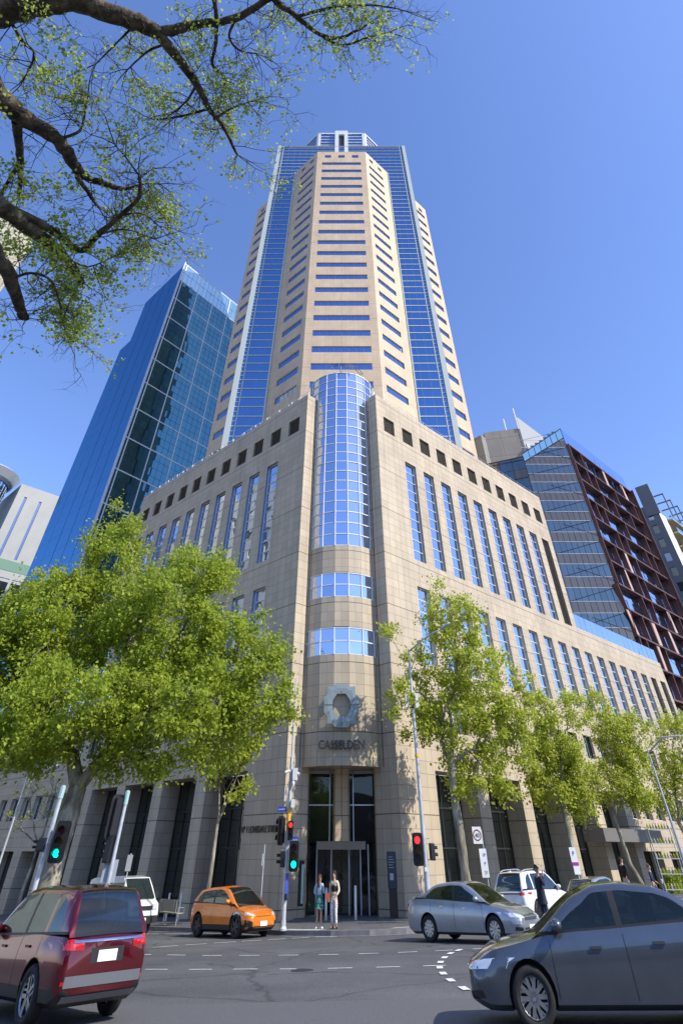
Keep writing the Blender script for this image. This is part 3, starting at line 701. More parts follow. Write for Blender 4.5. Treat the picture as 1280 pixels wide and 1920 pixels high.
# receding part left of the front, darker
gridface(RT-X*FL,(-X+Y_*.45).normalized(),(-Y_-X*.45).normalized(),0,14,0,50.5,2.2,3.33,'smoke',Rb,name='rear_glazing',bar=.14,fm='dark',fine=(1.1,1.66),gm2='amber',prob2=.35,tilt=.012)
# right face: red steel frames standing in front of blue glass
g=MB(); FW=25.7
for k in range(16):
    for j in range(17): pane(g,RT+U*(FW*k/16)+Z*(3.0+3.125*j)+W*.35,U,Z,-W,FW/16,3.12,0,.012)
g.build('window_wall',M['glassR'],Rb)
rr=random.Random(21)
zr=[52.8-3.33*k for k in range(15)]
for k,z in enumerate(zr):
    fr=MB(); dp=.55
    tl=(rr.uniform(-.25,.25) if k>7 else 0)
    fr.obox(RT-W*dp+Z*(z-.11),U*FW+Z*tl,W*(dp+.3),Z*.22)
    fr.build('frame_beam',M['corten'],Rb)
    if z<6: continue
    x=0; cuts=[0]
    while x<FW-3: x+=rr.choice((3.0,4.6,6.4,8.2)); cuts.append(min(x,FW))
    if cuts[-1]<FW-.5: cuts.append(FW-.3)
    for c in cuts:
        f=MB(); sl=rr.uniform(-.6,.6) if k>6 else rr.uniform(-.2,.2)
        f.obox(RT+U*max(c-.15,0)-W*(dp-.05)+Z*(z-3.17),U*.20,W*(dp+.25),Z*3.08+U*sl)
        f.build('frame_fin',M['corten'],Rb)
    for c in cuts[:-1]:
        if rr.random()<(.10 if k<6 else .32):
            f=MB(); f.obox(RT+U*(c+.3)-W*(dp-.1)+Z*(z-3.15),U*(rr.uniform(.7,1.2)),W*.12+U*0,Z*2.95+U*rr.uniform(-.9,.5)); f.build('sun_panel',M['salmon'],Rb)
g=MB(); 
for k in range(13): pane(g,RT+U*(2*k)-W*.1+Z*53.1,U,Z,-W,1.97,3.0,0,.01)
g.build('roof_screen',M['glassR'],Rb)
mb=MB(); p1=[RT+U*.05+W*.4,RT+U*FW+W*.4,RT+U*FW+W*26,RT-X*FL+Y_*20,RT-X*FL+Y_*.1+U*0,RT-X*.3+Y_*.12]
mb.prism([tuple(p)[:2] for p in p1],-4,50.5); mb.build('core_wall',mat('dark core wall',(.05,.05,.055),.7),Rb)
mb=MB(); q=RT+U*FW; mb.obox(q-W*1.0-Z*2,U*.2,W*8,Z*55); mb.build('end_wall',M['corten'],Rb)
# ---- grey concrete plant rooms behind
Pb=thing('plant_tower',(35,104,-2),'pale grey concrete lift tower with two white masts behind the rusty framed block','concrete tower')
mb=MB(); mb.prism([(29.4,101.5),(30.7,100),(31.9,101.2),(31.9,112),(29.4,112)],-2,65.0,0)
mb.prism([(31.9,101.2),(39.3,99.4),(39.3,112),(31.9,112)],-2,66.3,0)
mb.build('lift_shaft',stone('grey precast panel',(.30,.30,.295),(.27,.27,.265),(.13,.13,.13),5.2,4.3,.04,.75,streak=.1),Pb)
mb=MB(); mb.obox((39.35,99.2,50),V((11,11,0)),V((-.35,.35,0)),Z*19.2); mb.build('blade_wall',mat('light grey blade wall',(.34,.35,.36),.6),Pb)
for x,y,h in ((36.6,100.2,69.2),(39.1,99.3,71.4)):
    mb=MB(); mb.tube([(x,y,66),(x,y,h)],.16,6); mb.build('mast',M['white'],Pb)
mb=MB(); 
for i in range(3): mb.box(39.6,40.2,98.9-.2*i,99.1,58,62)
mb.build('louvre_panel',M['white'],Pb)
# ---- grey apartment building, far right
AP=V((74.53,120,0)); Ab=thing('apartment_block',(AP.x,AP.y,0),'slate grey apartment block with small square windows and steel pergola, far right','apartment block')
M['slate']=noisy('slate grey render',(.17,.185,.21),.08,.4,.8); M['cream']=noisy('cream render',(.66,.66,.60),.06,.5,.7)
mb=MB(); ops=[(1.45,2.75,z,z+1.75) for z in [55.6-3.05*k for k in range(13)]]
wall(mb,AP,W,-U,0,6.0,0,58.9,ops,.2); mb.build('side_wall',M['slate'],Ab)
for i,(a,b,c,d) in enumerate(ops):
    if d<58.9:
        g=MB(); P=AP+W*a+U*.18+Z*c
        pane(g,P,W,Z,-U,b-a,d-c,0,.004); g.build('apartment_window',M['smoke' if i%3 else 'glassT'],Ab)
mb=MB(); mb.obox(AP-U*.25+W*-.4+Z*56.5,W*3.1,U*.3,Z*7.2); 
mb.build('parapet_frame',M['slate'],Ab)
mb=MB(); wall(mb,AP,U,-W,0,4.5,0,57,(),.2); mb.prism([tuple(p)[:2] for p in (AP+W*.25+U*.25,AP+W*6+U*.25,AP+W*6+U*26,AP+U*26+W*1.5,AP+U*4.5+W*1.5)],0,58); mb.build('end_wall',M['cream'],Ab)
for k in range(14):
    z=56.2-3.05*k; mb=MB(); mb.obox(AP+U*4.5-W*1.2+Z*z,U*20,W*2.8,Z*.25); o=mb.build('balcony_slab',mat('balcony soffit',(.45,.40,.30),.7) if k==0 else bpy.data.materials['balcony soffit'],Ab)
    g=MB()
    for j in range(6): pane(g,AP+U*(4.6+3.3*j)-W*1.15+Z*(z+.25),U,Z,-W,3.2,1.05,0,.01)
    g.build('balustrade',M['rim'],o)
    if 1:
        g=MB(); 
        for j in range(6): pane(g,AP+U*(4.6+3.3*j)+W*1.4+Z*(z+.3),U,Z,-W,3.2,2.6,0,.01)
        g.build('balcony_door',M['smoke'],Ab)
for j in range(5):
    mb=MB(); b=AP+U*(3+4.6*j); mb.obox(b-W*2.0+Z*61.6,W*4,U*.22,Z*.25); mb.obox(b-W*2.0+Z*56,W*.25,U*.22,Z*5.7); mb.build('pergola_beam',M['slate'],Ab)
# ---- pale tower glimpsed behind the branches at the left edge
hb=atY(-4,478,70)
Hb=thing('pale_tower',(hb.x-8,hb.y,-2),'pale sunlit tower glimpsed behind branches at the left edge, under the blue sky','tower')
mb=MB(); mb.prism([(hb.x,70),(hb.x-1.5,78),(hb.x-14,76),(hb.x-12,68.5)],-2,onpl(2,410,(hb.x,70,0),Y_).z); mb.build('wall',stone('pale render',(.66,.62,.50),(.62,.58,.47),(.4,.38,.3),3.5,3.3,.05),Hb)
for k in range(12):
    g=MB(); pane(g,V((hb.x-8.5,69.0,10+k*8.5)),V((1,.12,0)).normalized(),Z,V((.12,-1,0)).normalized(),5,2.2,0,.01); g.build('tower_window',M['smoke'],Hb)
# ---- buildings across the side streets (they show up mirrored in the windows)
def block(name,label,O,T,Nn,L,H,dp,m,pitch,fl,gm):
    b=thing(name,(O.x,O.y,-1),label,'building'); mb=MB(); ops=[]
    n=int(L/pitch); nf=int(H/fl)
    ops=[(pitch*i+pitch*.3,pitch*i+pitch*.75,fl*j+1.0,fl*j+fl*.72) for i in range(n) for j in range(nf)]
    wall(mb,O,T,Nn,0,L,-3,H,ops,.3); bk=[O,O+T*L,O+T*L-Nn*dp,O-Nn*dp]
    mb.face([p+Z*H for p in bk]); mb.build('wall',m,b)
    g=MB()
    for (a,c,d,e) in ops: pane(g,O+T*a+Z*d-Nn*.28,T,Z,Nn,c-a,e-d,0,.004)
    g.build('window_band',M[gm],b); mb=MB()
    for k in (0,L): mb.face([O+T*k-Z*3,O+T*k-Nn*dp-Z*3,O+T*k-Nn*dp+Z*H,O+T*k+Z*H])
    mb.build('end_wall',m,b); return b
block('cream_building','cream building with dark windows, standing off the left edge across the side street',Lp(-40,46),W,U,75,62,12,M['cream'],4.2,3.8,'smoke')
block('grey_building','grey building with dark windows, standing off the right edge across the side street',Lp(30,-46),U,W,90,16,12,M['conc'],4.2,3.8,'smoke')
block('brown_building','low brown building off the frame, behind the viewpoint',V((-30,-42,0)),X,Y_,90,13,12,noisy('brown brick',(.20,.13,.09),.2,2,.8),4.2,3.8,'smoke')
# ================================================================ trees
def leafmat(name,c,c2,tr=.5):
    m=mat(name,c,.55,spec=.35); nt=m.node_tree; b=BS(m)
    g=N(m,'ShaderNodeNewGeometry'); cr=ramp(m,[(0,c2),(.5,c),(1,tuple(min(1,x*1.35) for x in c))],g.outputs['Random Per Island'])
    LK(m,cr,b.inputs['Base Color']); t=N(m,'ShaderNodeBsdfTranslucent'); LK(m,mix(m,cr,(.9,1.0,.25),.35),t.inputs['Color'])
    mx=N(m,'ShaderNodeMixShader'); mx.inputs[0].default_value=tr; LK(m,b.outputs[0],mx.inputs[1]); LK(m,t.outputs[0],mx.inputs[2]); LK(m,mx.outputs[0],nt.nodes['Material Output'].inputs['Surface'])
    return m
M['leaf']=leafmat('plane tree leaves',(.29,.36,.028),(.17,.235,.02))
M['leaf2']=leafmat('young elm leaves',(.24,.32,.04),(.14,.21,.025),.5)
M['leaf3']=leafmat('yellow green plane leaves',(.36,.40,.04),(.22,.27,.025))
def barkm(name,a,b_,c,scale,stretch=.35,bump=.6,bs=8):
    m=mat(name,a,.85,spec=.2); tc=N(m,'ShaderNodeTexCoord'); mp=N(m,'ShaderNodeMapping'); mp.inputs['Scale'].default_value=(1,1,stretch); LK(m,tc.outputs['Object'],mp.inputs['Vector'])
    n=N(m,'ShaderNodeTexNoise',Scale=scale,Detail=6.0,Roughness=.6); LK(m,mp.outputs[0],n.inputs['Vector'])
    LK(m,ramp(m,[(.35,a),(.5,b_),(.62,c)],n.outputs['Fac']),BS(m).inputs['Base Color'])
    n2=N(m,'ShaderNodeTexNoise',Scale=bs,Detail=5.0); LK(m,mp.outputs[0],n2.inputs['Vector']); bp=N(m,'ShaderNodeBump',Strength=bump,Distance=.06); LK(m,n2.outputs['Fac'],bp.inputs['Height']); LK(m,bp.outputs[0],BS(m).inputs['Normal'])
    return m
M['bark']=barkm('mottled plane bark',(.13,.115,.09),(.24,.22,.17),(.40,.37,.29),3.0)
M['elmbark']=barkm('dark fissured elm bark',(.035,.028,.022),(.085,.068,.05),(.15,.125,.09),5,.5,1.0,14)
def leaves(name,cent,nper,spread,size,m,parent,seed=1,up=.35):
    """many small folded leaves around the twig ends"""
    rg=np.random.default_rng(seed); cent=np.asarray(cent,float); n=len(cent)*nper
    c=np.repeat(cent,nper,0)+rg.normal(0,1,(n,3))*np.array(spread)*rg.uniform(.3,1.0,(n,1))
    nrm=rg.normal(0,1,(n,3)); nrm[:,2]=np.abs(nrm[:,2])*1.0+up; nrm/=np.linalg.norm(nrm,axis=1,keepdims=True)
    t=rg.normal(0,1,(n,3)); t-=nrm*(t*nrm).sum(1,keepdims=True); t/=np.linalg.norm(t,axis=1,keepdims=True); b=np.cross(nrm,t)
    s=rg.uniform(.55,1.25,(n,1))*size; fold=nrm*s*.18
    # five-pointed maple-like outline as two folded halves: tip, shoulder, base
    P=[c-t*s*.5, c-t*s*.12+b*s*.52+fold, c+t*s*.16+b*s*.30+fold*.6, c+t*s*.55, c+t*s*.16-b*s*.30+fold*.6, c-t*s*.12-b*s*.52+fold]
    v=np.stack(P,1).reshape(-1,3)
    me=bpy.data.meshes.new(name); me.vertices.add(n*6); me.vertices.foreach_set('co',v.ravel())
    idx=(np.arange(n)[:,None]*6+np.array([[0,1,2,3,0,3,4,5]])).ravel()
    me.loops.add(n*8); me.loops.foreach_set('vertex_index',idx); me.polygons.add(n*2); me.polygons.foreach_set('loop_start',np.arange(n*2)*4)
    try: me.polygons.foreach_set('loop_total',np.full(n*2,4))
    except Exception: pass
    me.materials.append(m); me.update(calc_edges=True)
    o=bpy.data.objects.new(name,me); col.objects.link(o)
    if parent: setparent(o,parent)
    return o
def blobpts(blobs,n,seed,mind=.0):
    rg=np.random.default_rng(seed); out=[]; vol=np.array([b[3]*b[4]*b[5]*(b[6] if len(b)>6 else 1) for b in blobs]); vol=vol/vol.sum()
    for b,v in zip(blobs,vol):
        k=max(3,int(n*v)); d=rg.normal(0,1,(k,3)); d/=np.linalg.norm(d,axis=1,keepdims=True); r=rg.uniform(.12,1,(k,1))**(1/2.2)
        out.append(np.array(b[:3])+d*r*np.array(b[3:6]))
    return np.concatenate(out)
def grow(mb,start,pts,r,rg,tips,depth=0,minr=.012,dirv=None,wig=.12):
    n=len(pts); start=np.asarray(start,float)
    if n<=4 or depth>9:
        for p in pts:
            mid=start+(p-start)*.5+rg.normal(0,1,3)*np.linalg.norm(p-start)*.10
            mb.tube([start,mid,p],[max(minr,min(r,.03)),minr*1.0,minr*.5],3 if r<.05 else 4,cap=False); tips.append(p); tips.append(mid*.45+p*.55)
        return
    k=3 if (n>40 and rg.random()<.6) or depth==0 else 2
    cent=pts[rg.choice(n,k,replace=False)]
    for _ in range(4):
        d=((pts[:,None]-cent[None])**2).sum(2); a=d.argmin(1)
        for j in range(k):
            if (a==j).any(): cent[j]=pts[a==j].mean(0)
    for j in range(k):
        sub=pts[a==j]
        if len(sub)==0: continue
        c=sub.mean(0); L=np.linalg.norm(c-start); f=.55 if depth<2 else .5
        end=start+(c-start)*f+rg.normal(0,1,3)*L*.05
        rr=max(minr,r*(len(sub)/n)**.48)
        m1=start+(end-start)*.35+rg.normal(0,1,3)*L*.04; m1[2]-=L*.02
        m2=start+(end-start)*.7+rg.normal(0,1,3)*L*.03
        mb.tube([start,m1,m2,end],[min(r*.85,rr*1.35),rr*1.1,rr,rr*.92],9 if rr>.12 else (6 if rr>.04 else 3),cap=False)
        grow(mb,end,sub,rr*.92,rg,tips,depth+1,minr,None,wig)
def tree(name,base,fork,r0,blobs,nt_,nper,size,label,group,seed,leaf='leaf',bark='bark',spread=(.42,.42,.34),minr=.012,trunkpts=None,extra=None):
    t=thing(name,tuple(base),label,'tree',group); rg=np.random.default_rng(seed); mb=MB(); tips=[]
    tp=trunkpts or [base,V(base).lerp(V(fork),.33)+V((rg.normal()*.08,rg.normal()*.08,0)),V(base).lerp(V(fork),.66)+V((rg.normal()*.08,rg.normal()*.08,0)),fork]
    k=len(tp); rad=[r0*(1.15 if i==0 else 1.0)*(1-.22*i/(k-1)) for i in range(k)]
    pts=[];rr=[]
    for i in range(k-1):
        for q in range(4): 
            f=q/4; pts.append(V(tp[i]).lerp(V(tp[i+1]),f)); rr.append((rad[i]*(1-f)+rad[i+1]*f)*(1+rg.normal()*.035)*(1.12 if i==0 and q==0 else 1))
    pts.append(V(tp[-1])); rr.append(rad[-1])
    mb.tube(pts,rr,14,cap=False)
    P=blobpts(blobs,nt_,seed+5)
    grow(mb,fork,P,r0*.78,rg,tips,0,minr)
    if extra:
        for st,bl,n2,r2 in extra: grow(mb,st,blobpts(bl,n2,seed+9),r2,rg,tips,2,minr)
    mb.build('trunk',M[bark],t,smooth=True)
    leaves('crown',tips,nper,spread,size,M[leaf],t,seed+3)
    return t
def bl(px,py,Y,rx,rz,ry=None,w=1.0):
    """blob centre measured in the photograph, placed at distance Y; radii in metres"""
    p=atY(px,py,Y); return (p.x,p.y,p.z,rx,ry or rx,rz,w)
TG='plane trees along the two streets'
# big plane tree, left
b=gp(-11.3,30,0); fk=atY(146,1478,30.3)
tree('plane_tree',b,fk,.47,[bl(120,1170,31,3.4,2.6),bl(300,1180,31,3.4,3.0),bl(215,1040,31.5,2.0,2.2),bl(375,1080,31.5,2.1,2.2),bl(40,1250,30,2.6,2.8),bl(430,1230,31,2.6,2.4),bl(150,1330,29,3.6,1.8),bl(330,1340,30,3.2,1.7),bl(475,1330,31,1.9,1.7),bl(505,1250,31,1.25,1.0,1.2),bl(-90,1280,31,3,3.0),bl(20,1410,28.5,2.6,1.2),bl(235,1425,29,2.4,.8,2.0,.7),bl(385,1425,30.5,1.6,.6,1.6,.7),bl(220,970,31.5,.8,.9)],
     1050,64,.15,'largest plane tree, broad crown on a thick forking trunk, behind the left signal posts',TG,3,trunkpts=[b,atY(100,1620,30),atY(124,1545,30.1),fk],spread=(.40,.40,.30))
# slender young plane beside the orange car
b=gp(-6.9,40.2,.14); fk=atY(408,1545,40.2)
tree('plane_tree',b,fk,.105,[bl(430,1410,40.2,1.5,1.2,1.3),bl(405,1360,40.5,1.2,1.0,1.1),bl(450,1480,40,.9,.7,.8,.8),bl(470,1370,40.3,.9,1.0)],70,26,.17,'slender young plane tree with a thin pale forked trunk behind the orange hatchback',TG,11,trunkpts=[b,atY(395,1640,40.2),atY(403,1580,40.2),fk],minr=.014,leaf='leaf3',spread=(.3,.3,.25))
# first tree on the right street
b=gp(6.6,38.9,.14); fk=atY(846,1425,38.9)
tree('plane_tree',b,fk,.25,[bl(850,1170,39.5,2.2,1.9,2.0),bl(900,1270,39.5,2.6,2.2),bl(840,1340,39,2.3,1.8),bl(945,1370,39.5,2.0,1.9),bl(890,1450,39.3,1.9,1.3),bl(960,1460,40,1.2,1.2),bl(760,1330,38.5,1.4,1.7,1.3,.8),bl(735,1190,38.5,.9,1.2,.9,.8),bl(815,1110,39.5,1.0,.9),bl(985,1290,40,1.1,.9),bl(790,1240,39,1.2,1.5)],
     380,36,.155,'tall plane tree with a knobbly pale trunk standing behind the silver sedan',TG,23,leaf='leaf3',trunkpts=[b,atY(873,1650,38.9),atY(862,1560,38.9),atY(851,1490,38.9),fk],spread=(.36,.36,.28))
b=gp(14.6,46.9,.14); fk=atY(1052,1500,47)
tree('plane_tree',b,fk,.20,[bl(1045,1400,47,1.8,1.8),bl(1015,1330,47,1.3,1.2),bl(1080,1450,47.3,1.5,1.6),bl(1035,1480,47,1.9,1.2),bl(1075,1330,47.5,1.2,1.4),bl(1010,1430,46.6,1.3,1.5),bl(1085,1510,47,1.0,.8)],
     220,36,.155,'plane tree with a dappled trunk rising behind the small grey hatchback',TG,31,leaf='leaf3',trunkpts=[b,atY(1078,1620,46.9),atY(1064,1550,46.9),fk],spread=(.36,.36,.28))
b=gp(20.6,52.9,.14); fk=atY(1150,1535,53)
tree('plane_tree',b,fk,.17,[bl(1150,1380,53,1.7,1.8),bl(1125,1330,53,1.2,1.3),bl(1175,1440,53.3,1.6,1.9),bl(1140,1470,53,2.0,1.3),bl(1190,1370,53,1.3,1.4),bl(1205,1500,53,1.2,1.0)],
     200,36,.155,'plane tree with a straight bare leaning trunk in front of the grey street canopy',TG,41,leaf='leaf3',trunkpts=[b,atY(1180,1620,52.9),atY(1160,1560,52.9),fk],spread=(.38,.38,.3))
b=gp(29.6,62,.14); fk=atY(1270,1540,62.5)
tree('plane_tree',b,fk,.2,[bl(1265,1390,62,2.4,2.2),bl(1240,1440,62,1.8,1.6),bl(1290,1470,62.5,2.2,2.0),bl(1255,1500,62,2.0,1.3),bl(1300,1380,62.5,2.0,2.0)],
     190,26,.17,'farthest plane tree in view, cut by the right edge behind the leaning lamp post',TG,43,leaf='leaf3',spread=(.42,.42,.34))
# nearly bare young tree at far left
b=gp(-22.3,55.2,.14); fk=atY(72,1582,55.2)
tree('plane_tree',b,fk,.13,[bl(60,1500,55,2.2,2.0),bl(100,1500,55.5,1.6,2.0),bl(40,1540,54.6,1.4,.9)],46,3,.15,'nearly bare young plane tree against the shaded arcade at the far left',TG,51,minr=.02,spread=(.3,.3,.25))
# trees behind the viewpoint and across the right street, mirrored in the ground-floor glass
for i,(x,y) in enumerate(((-4,-14),(12,-10),(24,4),(40,22),(56,40))):
    tree('park_tree',gp(x,y),(x+.4,y,4.2),.3,[(x,y,8.5,3.6,3.6,3.2),(x+1,y,6.6,2.8,2.8,1.6)],110,16,.30,('park tree standing off the frame, tree %s from the viewpoint along the pavement'%(('nearest','second','third','fourth','fifth')[i])),'park trees outside the frame',61+i,spread=(.6,.6,.5))
# ================================================================ overhanging elm
et=V((-10.2,3.4,gz(-10.2,3.4)))
El=thing('elm_tree',tuple(et),'old elm with dark rough limbs and sparse new leaves, overhead at upper left','tree')
mb=MB(); rg=np.random.default_rng(5)
def limb(pts,r0,r1,n=10,jit=.03):
    """pts: measured (x,y,height) along a limb -> 3D centre line, smoothed"""
    P=[]
    for q in pts:
        if isinstance(q,V): P.append(q)
        else:
            x,y,h=q; r=ray(x,y); k=(h-CAMZ)/r.z; P.append(V((r.x*k,r.y*k,h)))
    out=[]
    for i in range(len(P)-1):
        p0=P[max(i-1,0)];p1=P[i];p2=P[i+1];p3=P[min(i+2,len(P)-1)]
        for q in range(5):
            t=q/5; out.append(.5*((2*p1)+(-p0+p2)*t+(2*p0-5*p1+4*p2-p3)*t*t+(-p0+3*p1-3*p2+p3)*t**3)+V(rg.normal(0,1,3))*r0*jit*2)
    out.append(P[-1]); k=len(out); rad=[(r0+(r1-r0)*i/(k-1))*(1+rg.normal()*.05) for i in range(k)]
    mb.tube(out,rad,n,cap=False); return out
top=V((-9.6,4.0,5.6))
mb.tube([et-Z*.3,et+V((.1,.1,1.2)),et+V((.4,.4,3.0)),top],[.62,.48,.44,.42],14,cap=False)
# the four main limbs, each reaching the frame from the same trunk
La=limb([top,V((-9.2,3.6,8.5)),(-160,40,11.2),(0,22,11.6),(90,2,11.8),(150,5,12.0),(250,38,12.2),(296,62,12.3)],.30,.13,12)
La2=limb([La[-1],(330,55,12.4),(375,45,12.5),(440,35,12.6),(500,0,12.8),(560,-30,12.9)],.10,.05)
La3=limb([La[-1],(330,105,12.2),(370,160,12.0),(390,200,11.9),(420,240,11.8),(445,290,11.7)],.105,.022)
Lb=limb([top,V((-9.3,4.6,8.0)),(-120,100,9.8),(0,185,10.2),(50,225,10.3),(105,258,10.4),(135,300,10.5),(150,325,10.6),(185,340,10.7),(235,355,10.8)],.22,.045,11)
Lb2=limb([Lb[-11],(146,332,10.5),(165,360,10.45),(182,385,10.4)],.055,.03)
Lc=limb([top,V((-9.2,5.0,7.2)),(-120,330,9.0),(0,390,9.3),(50,425,9.4),(110,470,9.5),(140,505,9.5),(155,530,9.55)],.21,.06,11)
Lc2=limb([Lc[10],(60,410,9.5),(110,440,9.6),(152,470,9.7),(185,440,9.8),(225,405,10.0),(260,370,10.1),(262,330,10.2)],.085,.03,9)
Ld=limb([top,V((-9.4,4.8,7.0)),(-100,430,8.4),(0,490,8.7),(25,540,8.75),(40,585,8.8),(48,596,8.8)],.17,.07,10)
Ld2=limb([(28,520,8.75),(60,512,8.8),(95,525,8.9),(110,560,8.9),(118,600,8.9)],.03,.012,6)
Le=limb([(32,228,10.2),(36,270,10.3),(40,320,10.4),(36,370,10.5)],.08,.035,8)
Lf=limb([(500,-30,12.8),(520,5,12.8),(555,30,12.9),(600,65,12.9),(640,70,12.9),(690,45,13.0)],.07,.02,7)
Lg=limb([(395,-30,12.6),(405,20,12.5),(405,80,12.4),(398,120,12.3),(420,145,12.2),(418,175,12.2)],.045,.02,7)
sec=[([(120,258,10.3),(150,245,10.5),(160,210,10.7),(165,180,10.8)],.03),([(20,40,11.6),(45,80,11.5),(65,100,11.4),(50,140,11.3)],.035),([(245,55,12.2),(215,85,12.1),(180,120,12.0)],.025),([(320,80,12.3),(280,95,12.3),(240,130,12.2)],.03),([(368,160,12.0),(350,190,11.9),(320,215,11.9)],.03),([(388,205,11.9),(340,218,11.9),(290,225,12)],.03),([(400,225,11.8),(430,205,11.9),(470,190,12)],.03),([(440,40,12.6),(430,70,12.5),(450,95,12.4),(480,100,12.4)],.03),([(235,355,10.8),(270,345,10.9),(300,345,11)],.03),([(185,440,9.8),(230,430,9.8),(270,440,9.9)],.025),([(262,330,10.2),(240,300,10.3),(215,270,10.3)],.02),([(225,405,10),(265,400,10.1),(300,425,10.1)],.022),([(120,480,9.5),(165,500,9.6),(215,480,9.7)],.022),([(600,65,12.9),(640,85,12.8),(690,70,12.8),(730,60,12.9)],.03),([(560,30,12.9),(620,15,12.9),(690,10,13),(740,15,13)],.035),([(40,300,10.3),(10,350,10.3),(0,380,10.3)],.04),([(150,530,9.55),(130,570,9.3),(120,600,9.2),(125,630,9.1)],.022)]
lines=[(La,.0),(La2,.0),(La3,.3),(Lb,.3),(Lb2,.0),(Lc,.3),(Lc2,.2),(Ld,.5),(Ld2,.0),(Le,.0),(Lf,.0),(Lg,.0)]
for p,r in sec: lines.append((limb(p,r,r*.45,5),0.0))
tips=[]
# twigs: zig-zag shoots leaving each limb, branching twice
def twig(p,d,L,r,dep):
    p=np.array(p,float); d=d/np.linalg.norm(d); n=4; pts=[p]; q=p.copy(); dd=d.copy()
    for i in range(n):
        dd=dd+rg.normal(0,1,3)*.24; dd[2]-=.03; dd/=np.linalg.norm(dd); q=q+dd*L/n; pts.append(q.copy())
    mb.tube([V(x) for x in pts],[r*(1-.72*i/n) for i in range(n+1)],3,cap=False)
    if dep>0:
        for i in range(1,n+1):
            for _ in range(2 if dep>1 else 1):
                if rg.random()<(.50 if dep>1 else .5):
                    o=rg.normal(0,1,3); o-=dd*(o@dd); o/=np.linalg.norm(o); twig(pts[i],dd*.55+o*.8,L*rg.uniform(.42,.7),max(r*.5,.0032),dep-1)
    else: tips.append(pts[-1]); tips.append(pts[-2])
    if dep==1: tips.append(pts[-1])
for line,skip in lines:
    k=len(line)
    for i in range(int(k*skip),k):
        p=line[i]; rp=ray(0,0)
        # keep shoots near the seen limbs only
        nsh=1 if line not in (La,Lb,Lc) else (1 if i>k*.7 or (i>k*.4 and i%3==0) else 0)
        if line in (La3,Lc2,Ld2,Lf,La2) or (len(line)<18 and i>k*.35): nsh+=1
        for _ in range(nsh):
            if rg.random()<.42:
                t=np.array(line[min(i+1,k-1)]-line[max(i-1,0)]); t/=max(1e-6,np.linalg.norm(t)); o=rg.normal(0,1,3); o-=t*(o@t); o/=np.linalg.norm(o)
                twig(p,t*.35+o,rg.uniform(.35,.95),.011,2)
    t=np.array(line[-1]-line[-2]); twig(line[-1],t,.9,.013,2); twig(line[-1],t+rg.normal(0,1,3)*np.linalg.norm(t)*.5,.8,.012,2)
mb.build('trunk',M['elmbark'],El,smooth=True)
print('elm tips',len(tips))
def clump(p): return math.sin(p[0]*2.3+1)*math.sin(p[1]*2.9)+math.sin(p[2]*3.1+p[0]*1.7)>-.25
tips=[p for p in tips if clump(p)]
leaves('crown',tips,3,(.075,.075,.06),.055,M['leaf2'],El,77,up=.1)
dense=[p for p in tips]
def inreg(p):
    d=p[1]*cP+(p[2]-CAMZ)*sP; x=CX+FPX*p[0]/d; y=CY-FPX*((p[2]-CAMZ)*cP-p[1]*sP)/d
    return (x<330 and 380<y<560) or (x<110 and y>200) or (x<180 and 540<y<660) or (60<x<140 and 60<y<200)
dn=[p for p in tips if inreg(p)]
if dn: leaves('crown',dn,2,(.12,.12,.10),.062,M['leaf'],El,78,up=.1)
# ================================================================ cars
from mathutils.bvhtree import BVHTree
def paint(name,c,rough=.28,metal=.5,coat=1.0):
    m=mat(name,c,rough,metal,coat=coat,cr=.02); tc=N(m,'ShaderNodeTexCoord'); n=N(m,'ShaderNodeTexNoise',Scale=2.5,Detail=4.0); LK(m,tc.outputs['Object'],n.inputs['Vector'])
    LK(m,ramp(m,[(.3,tuple(x*.9 for x in c)),(.7,tuple(min(1,x*1.06) for x in c))],n.outputs['Fac']),BS(m).inputs['Base Color']); return m
M['cargl']=glass('tinted car glass',(.42,.50,.50),(.006,.009,.008),.10,0,rmax=.45)
def carglass(m):
    nt=m.node_tree; t=N(m,'ShaderNodeBsdfTransparent'); t.inputs[0].default_value=(.30,.36,.34,1); mx=N(m,'ShaderNodeMixShader'); mx.inputs[0].default_value=.45
    out=nt.nodes['Material Output']; src=out.inputs['Surface'].links[0].from_socket; LK(m,src,mx.inputs[1]); LK(m,t.outputs[0],mx.inputs[2]); LK(m,mx.outputs[0],out.inputs['Surface'])
carglass(M['cargl'])
M['tyre']=noisy('tyre rubber',(.018,.018,.019),.3,20,.85)
M['rim']=M['rim']; M['alloy']=mat('alloy wheel',(.42,.43,.45),.3,.9); M['alloyd']=mat('dark alloy wheel',(.10,.10,.11),.35,.8)
M['trim']=mat('black car trim',(.015,.015,.017),.5)
M['redl']=mat('red tail lens',(.45,.008,.01),.15,coat=1.0); M['clearl']=mat('headlight lens',(.75,.78,.80),.08,.3,coat=1.0)
M['plate']=mat('number plate',(.78,.79,.76),.4); M['seat']=mat('dark car seat',(.03,.03,.032),.9); M['chrome']=mat('chrome strip',(.8,.8,.8),.12,1.0)
def interp(t,x):
    if x<=t[0][0]: return t[0][1]
    for (a,va),(b,vb) in zip(t,t[1:]):
        if x<=b: f=(x-a)/(b-a); f=f*f*(3-2*f)*.35+f*.65; return va+(vb-va)*f
    return t[-1][1]
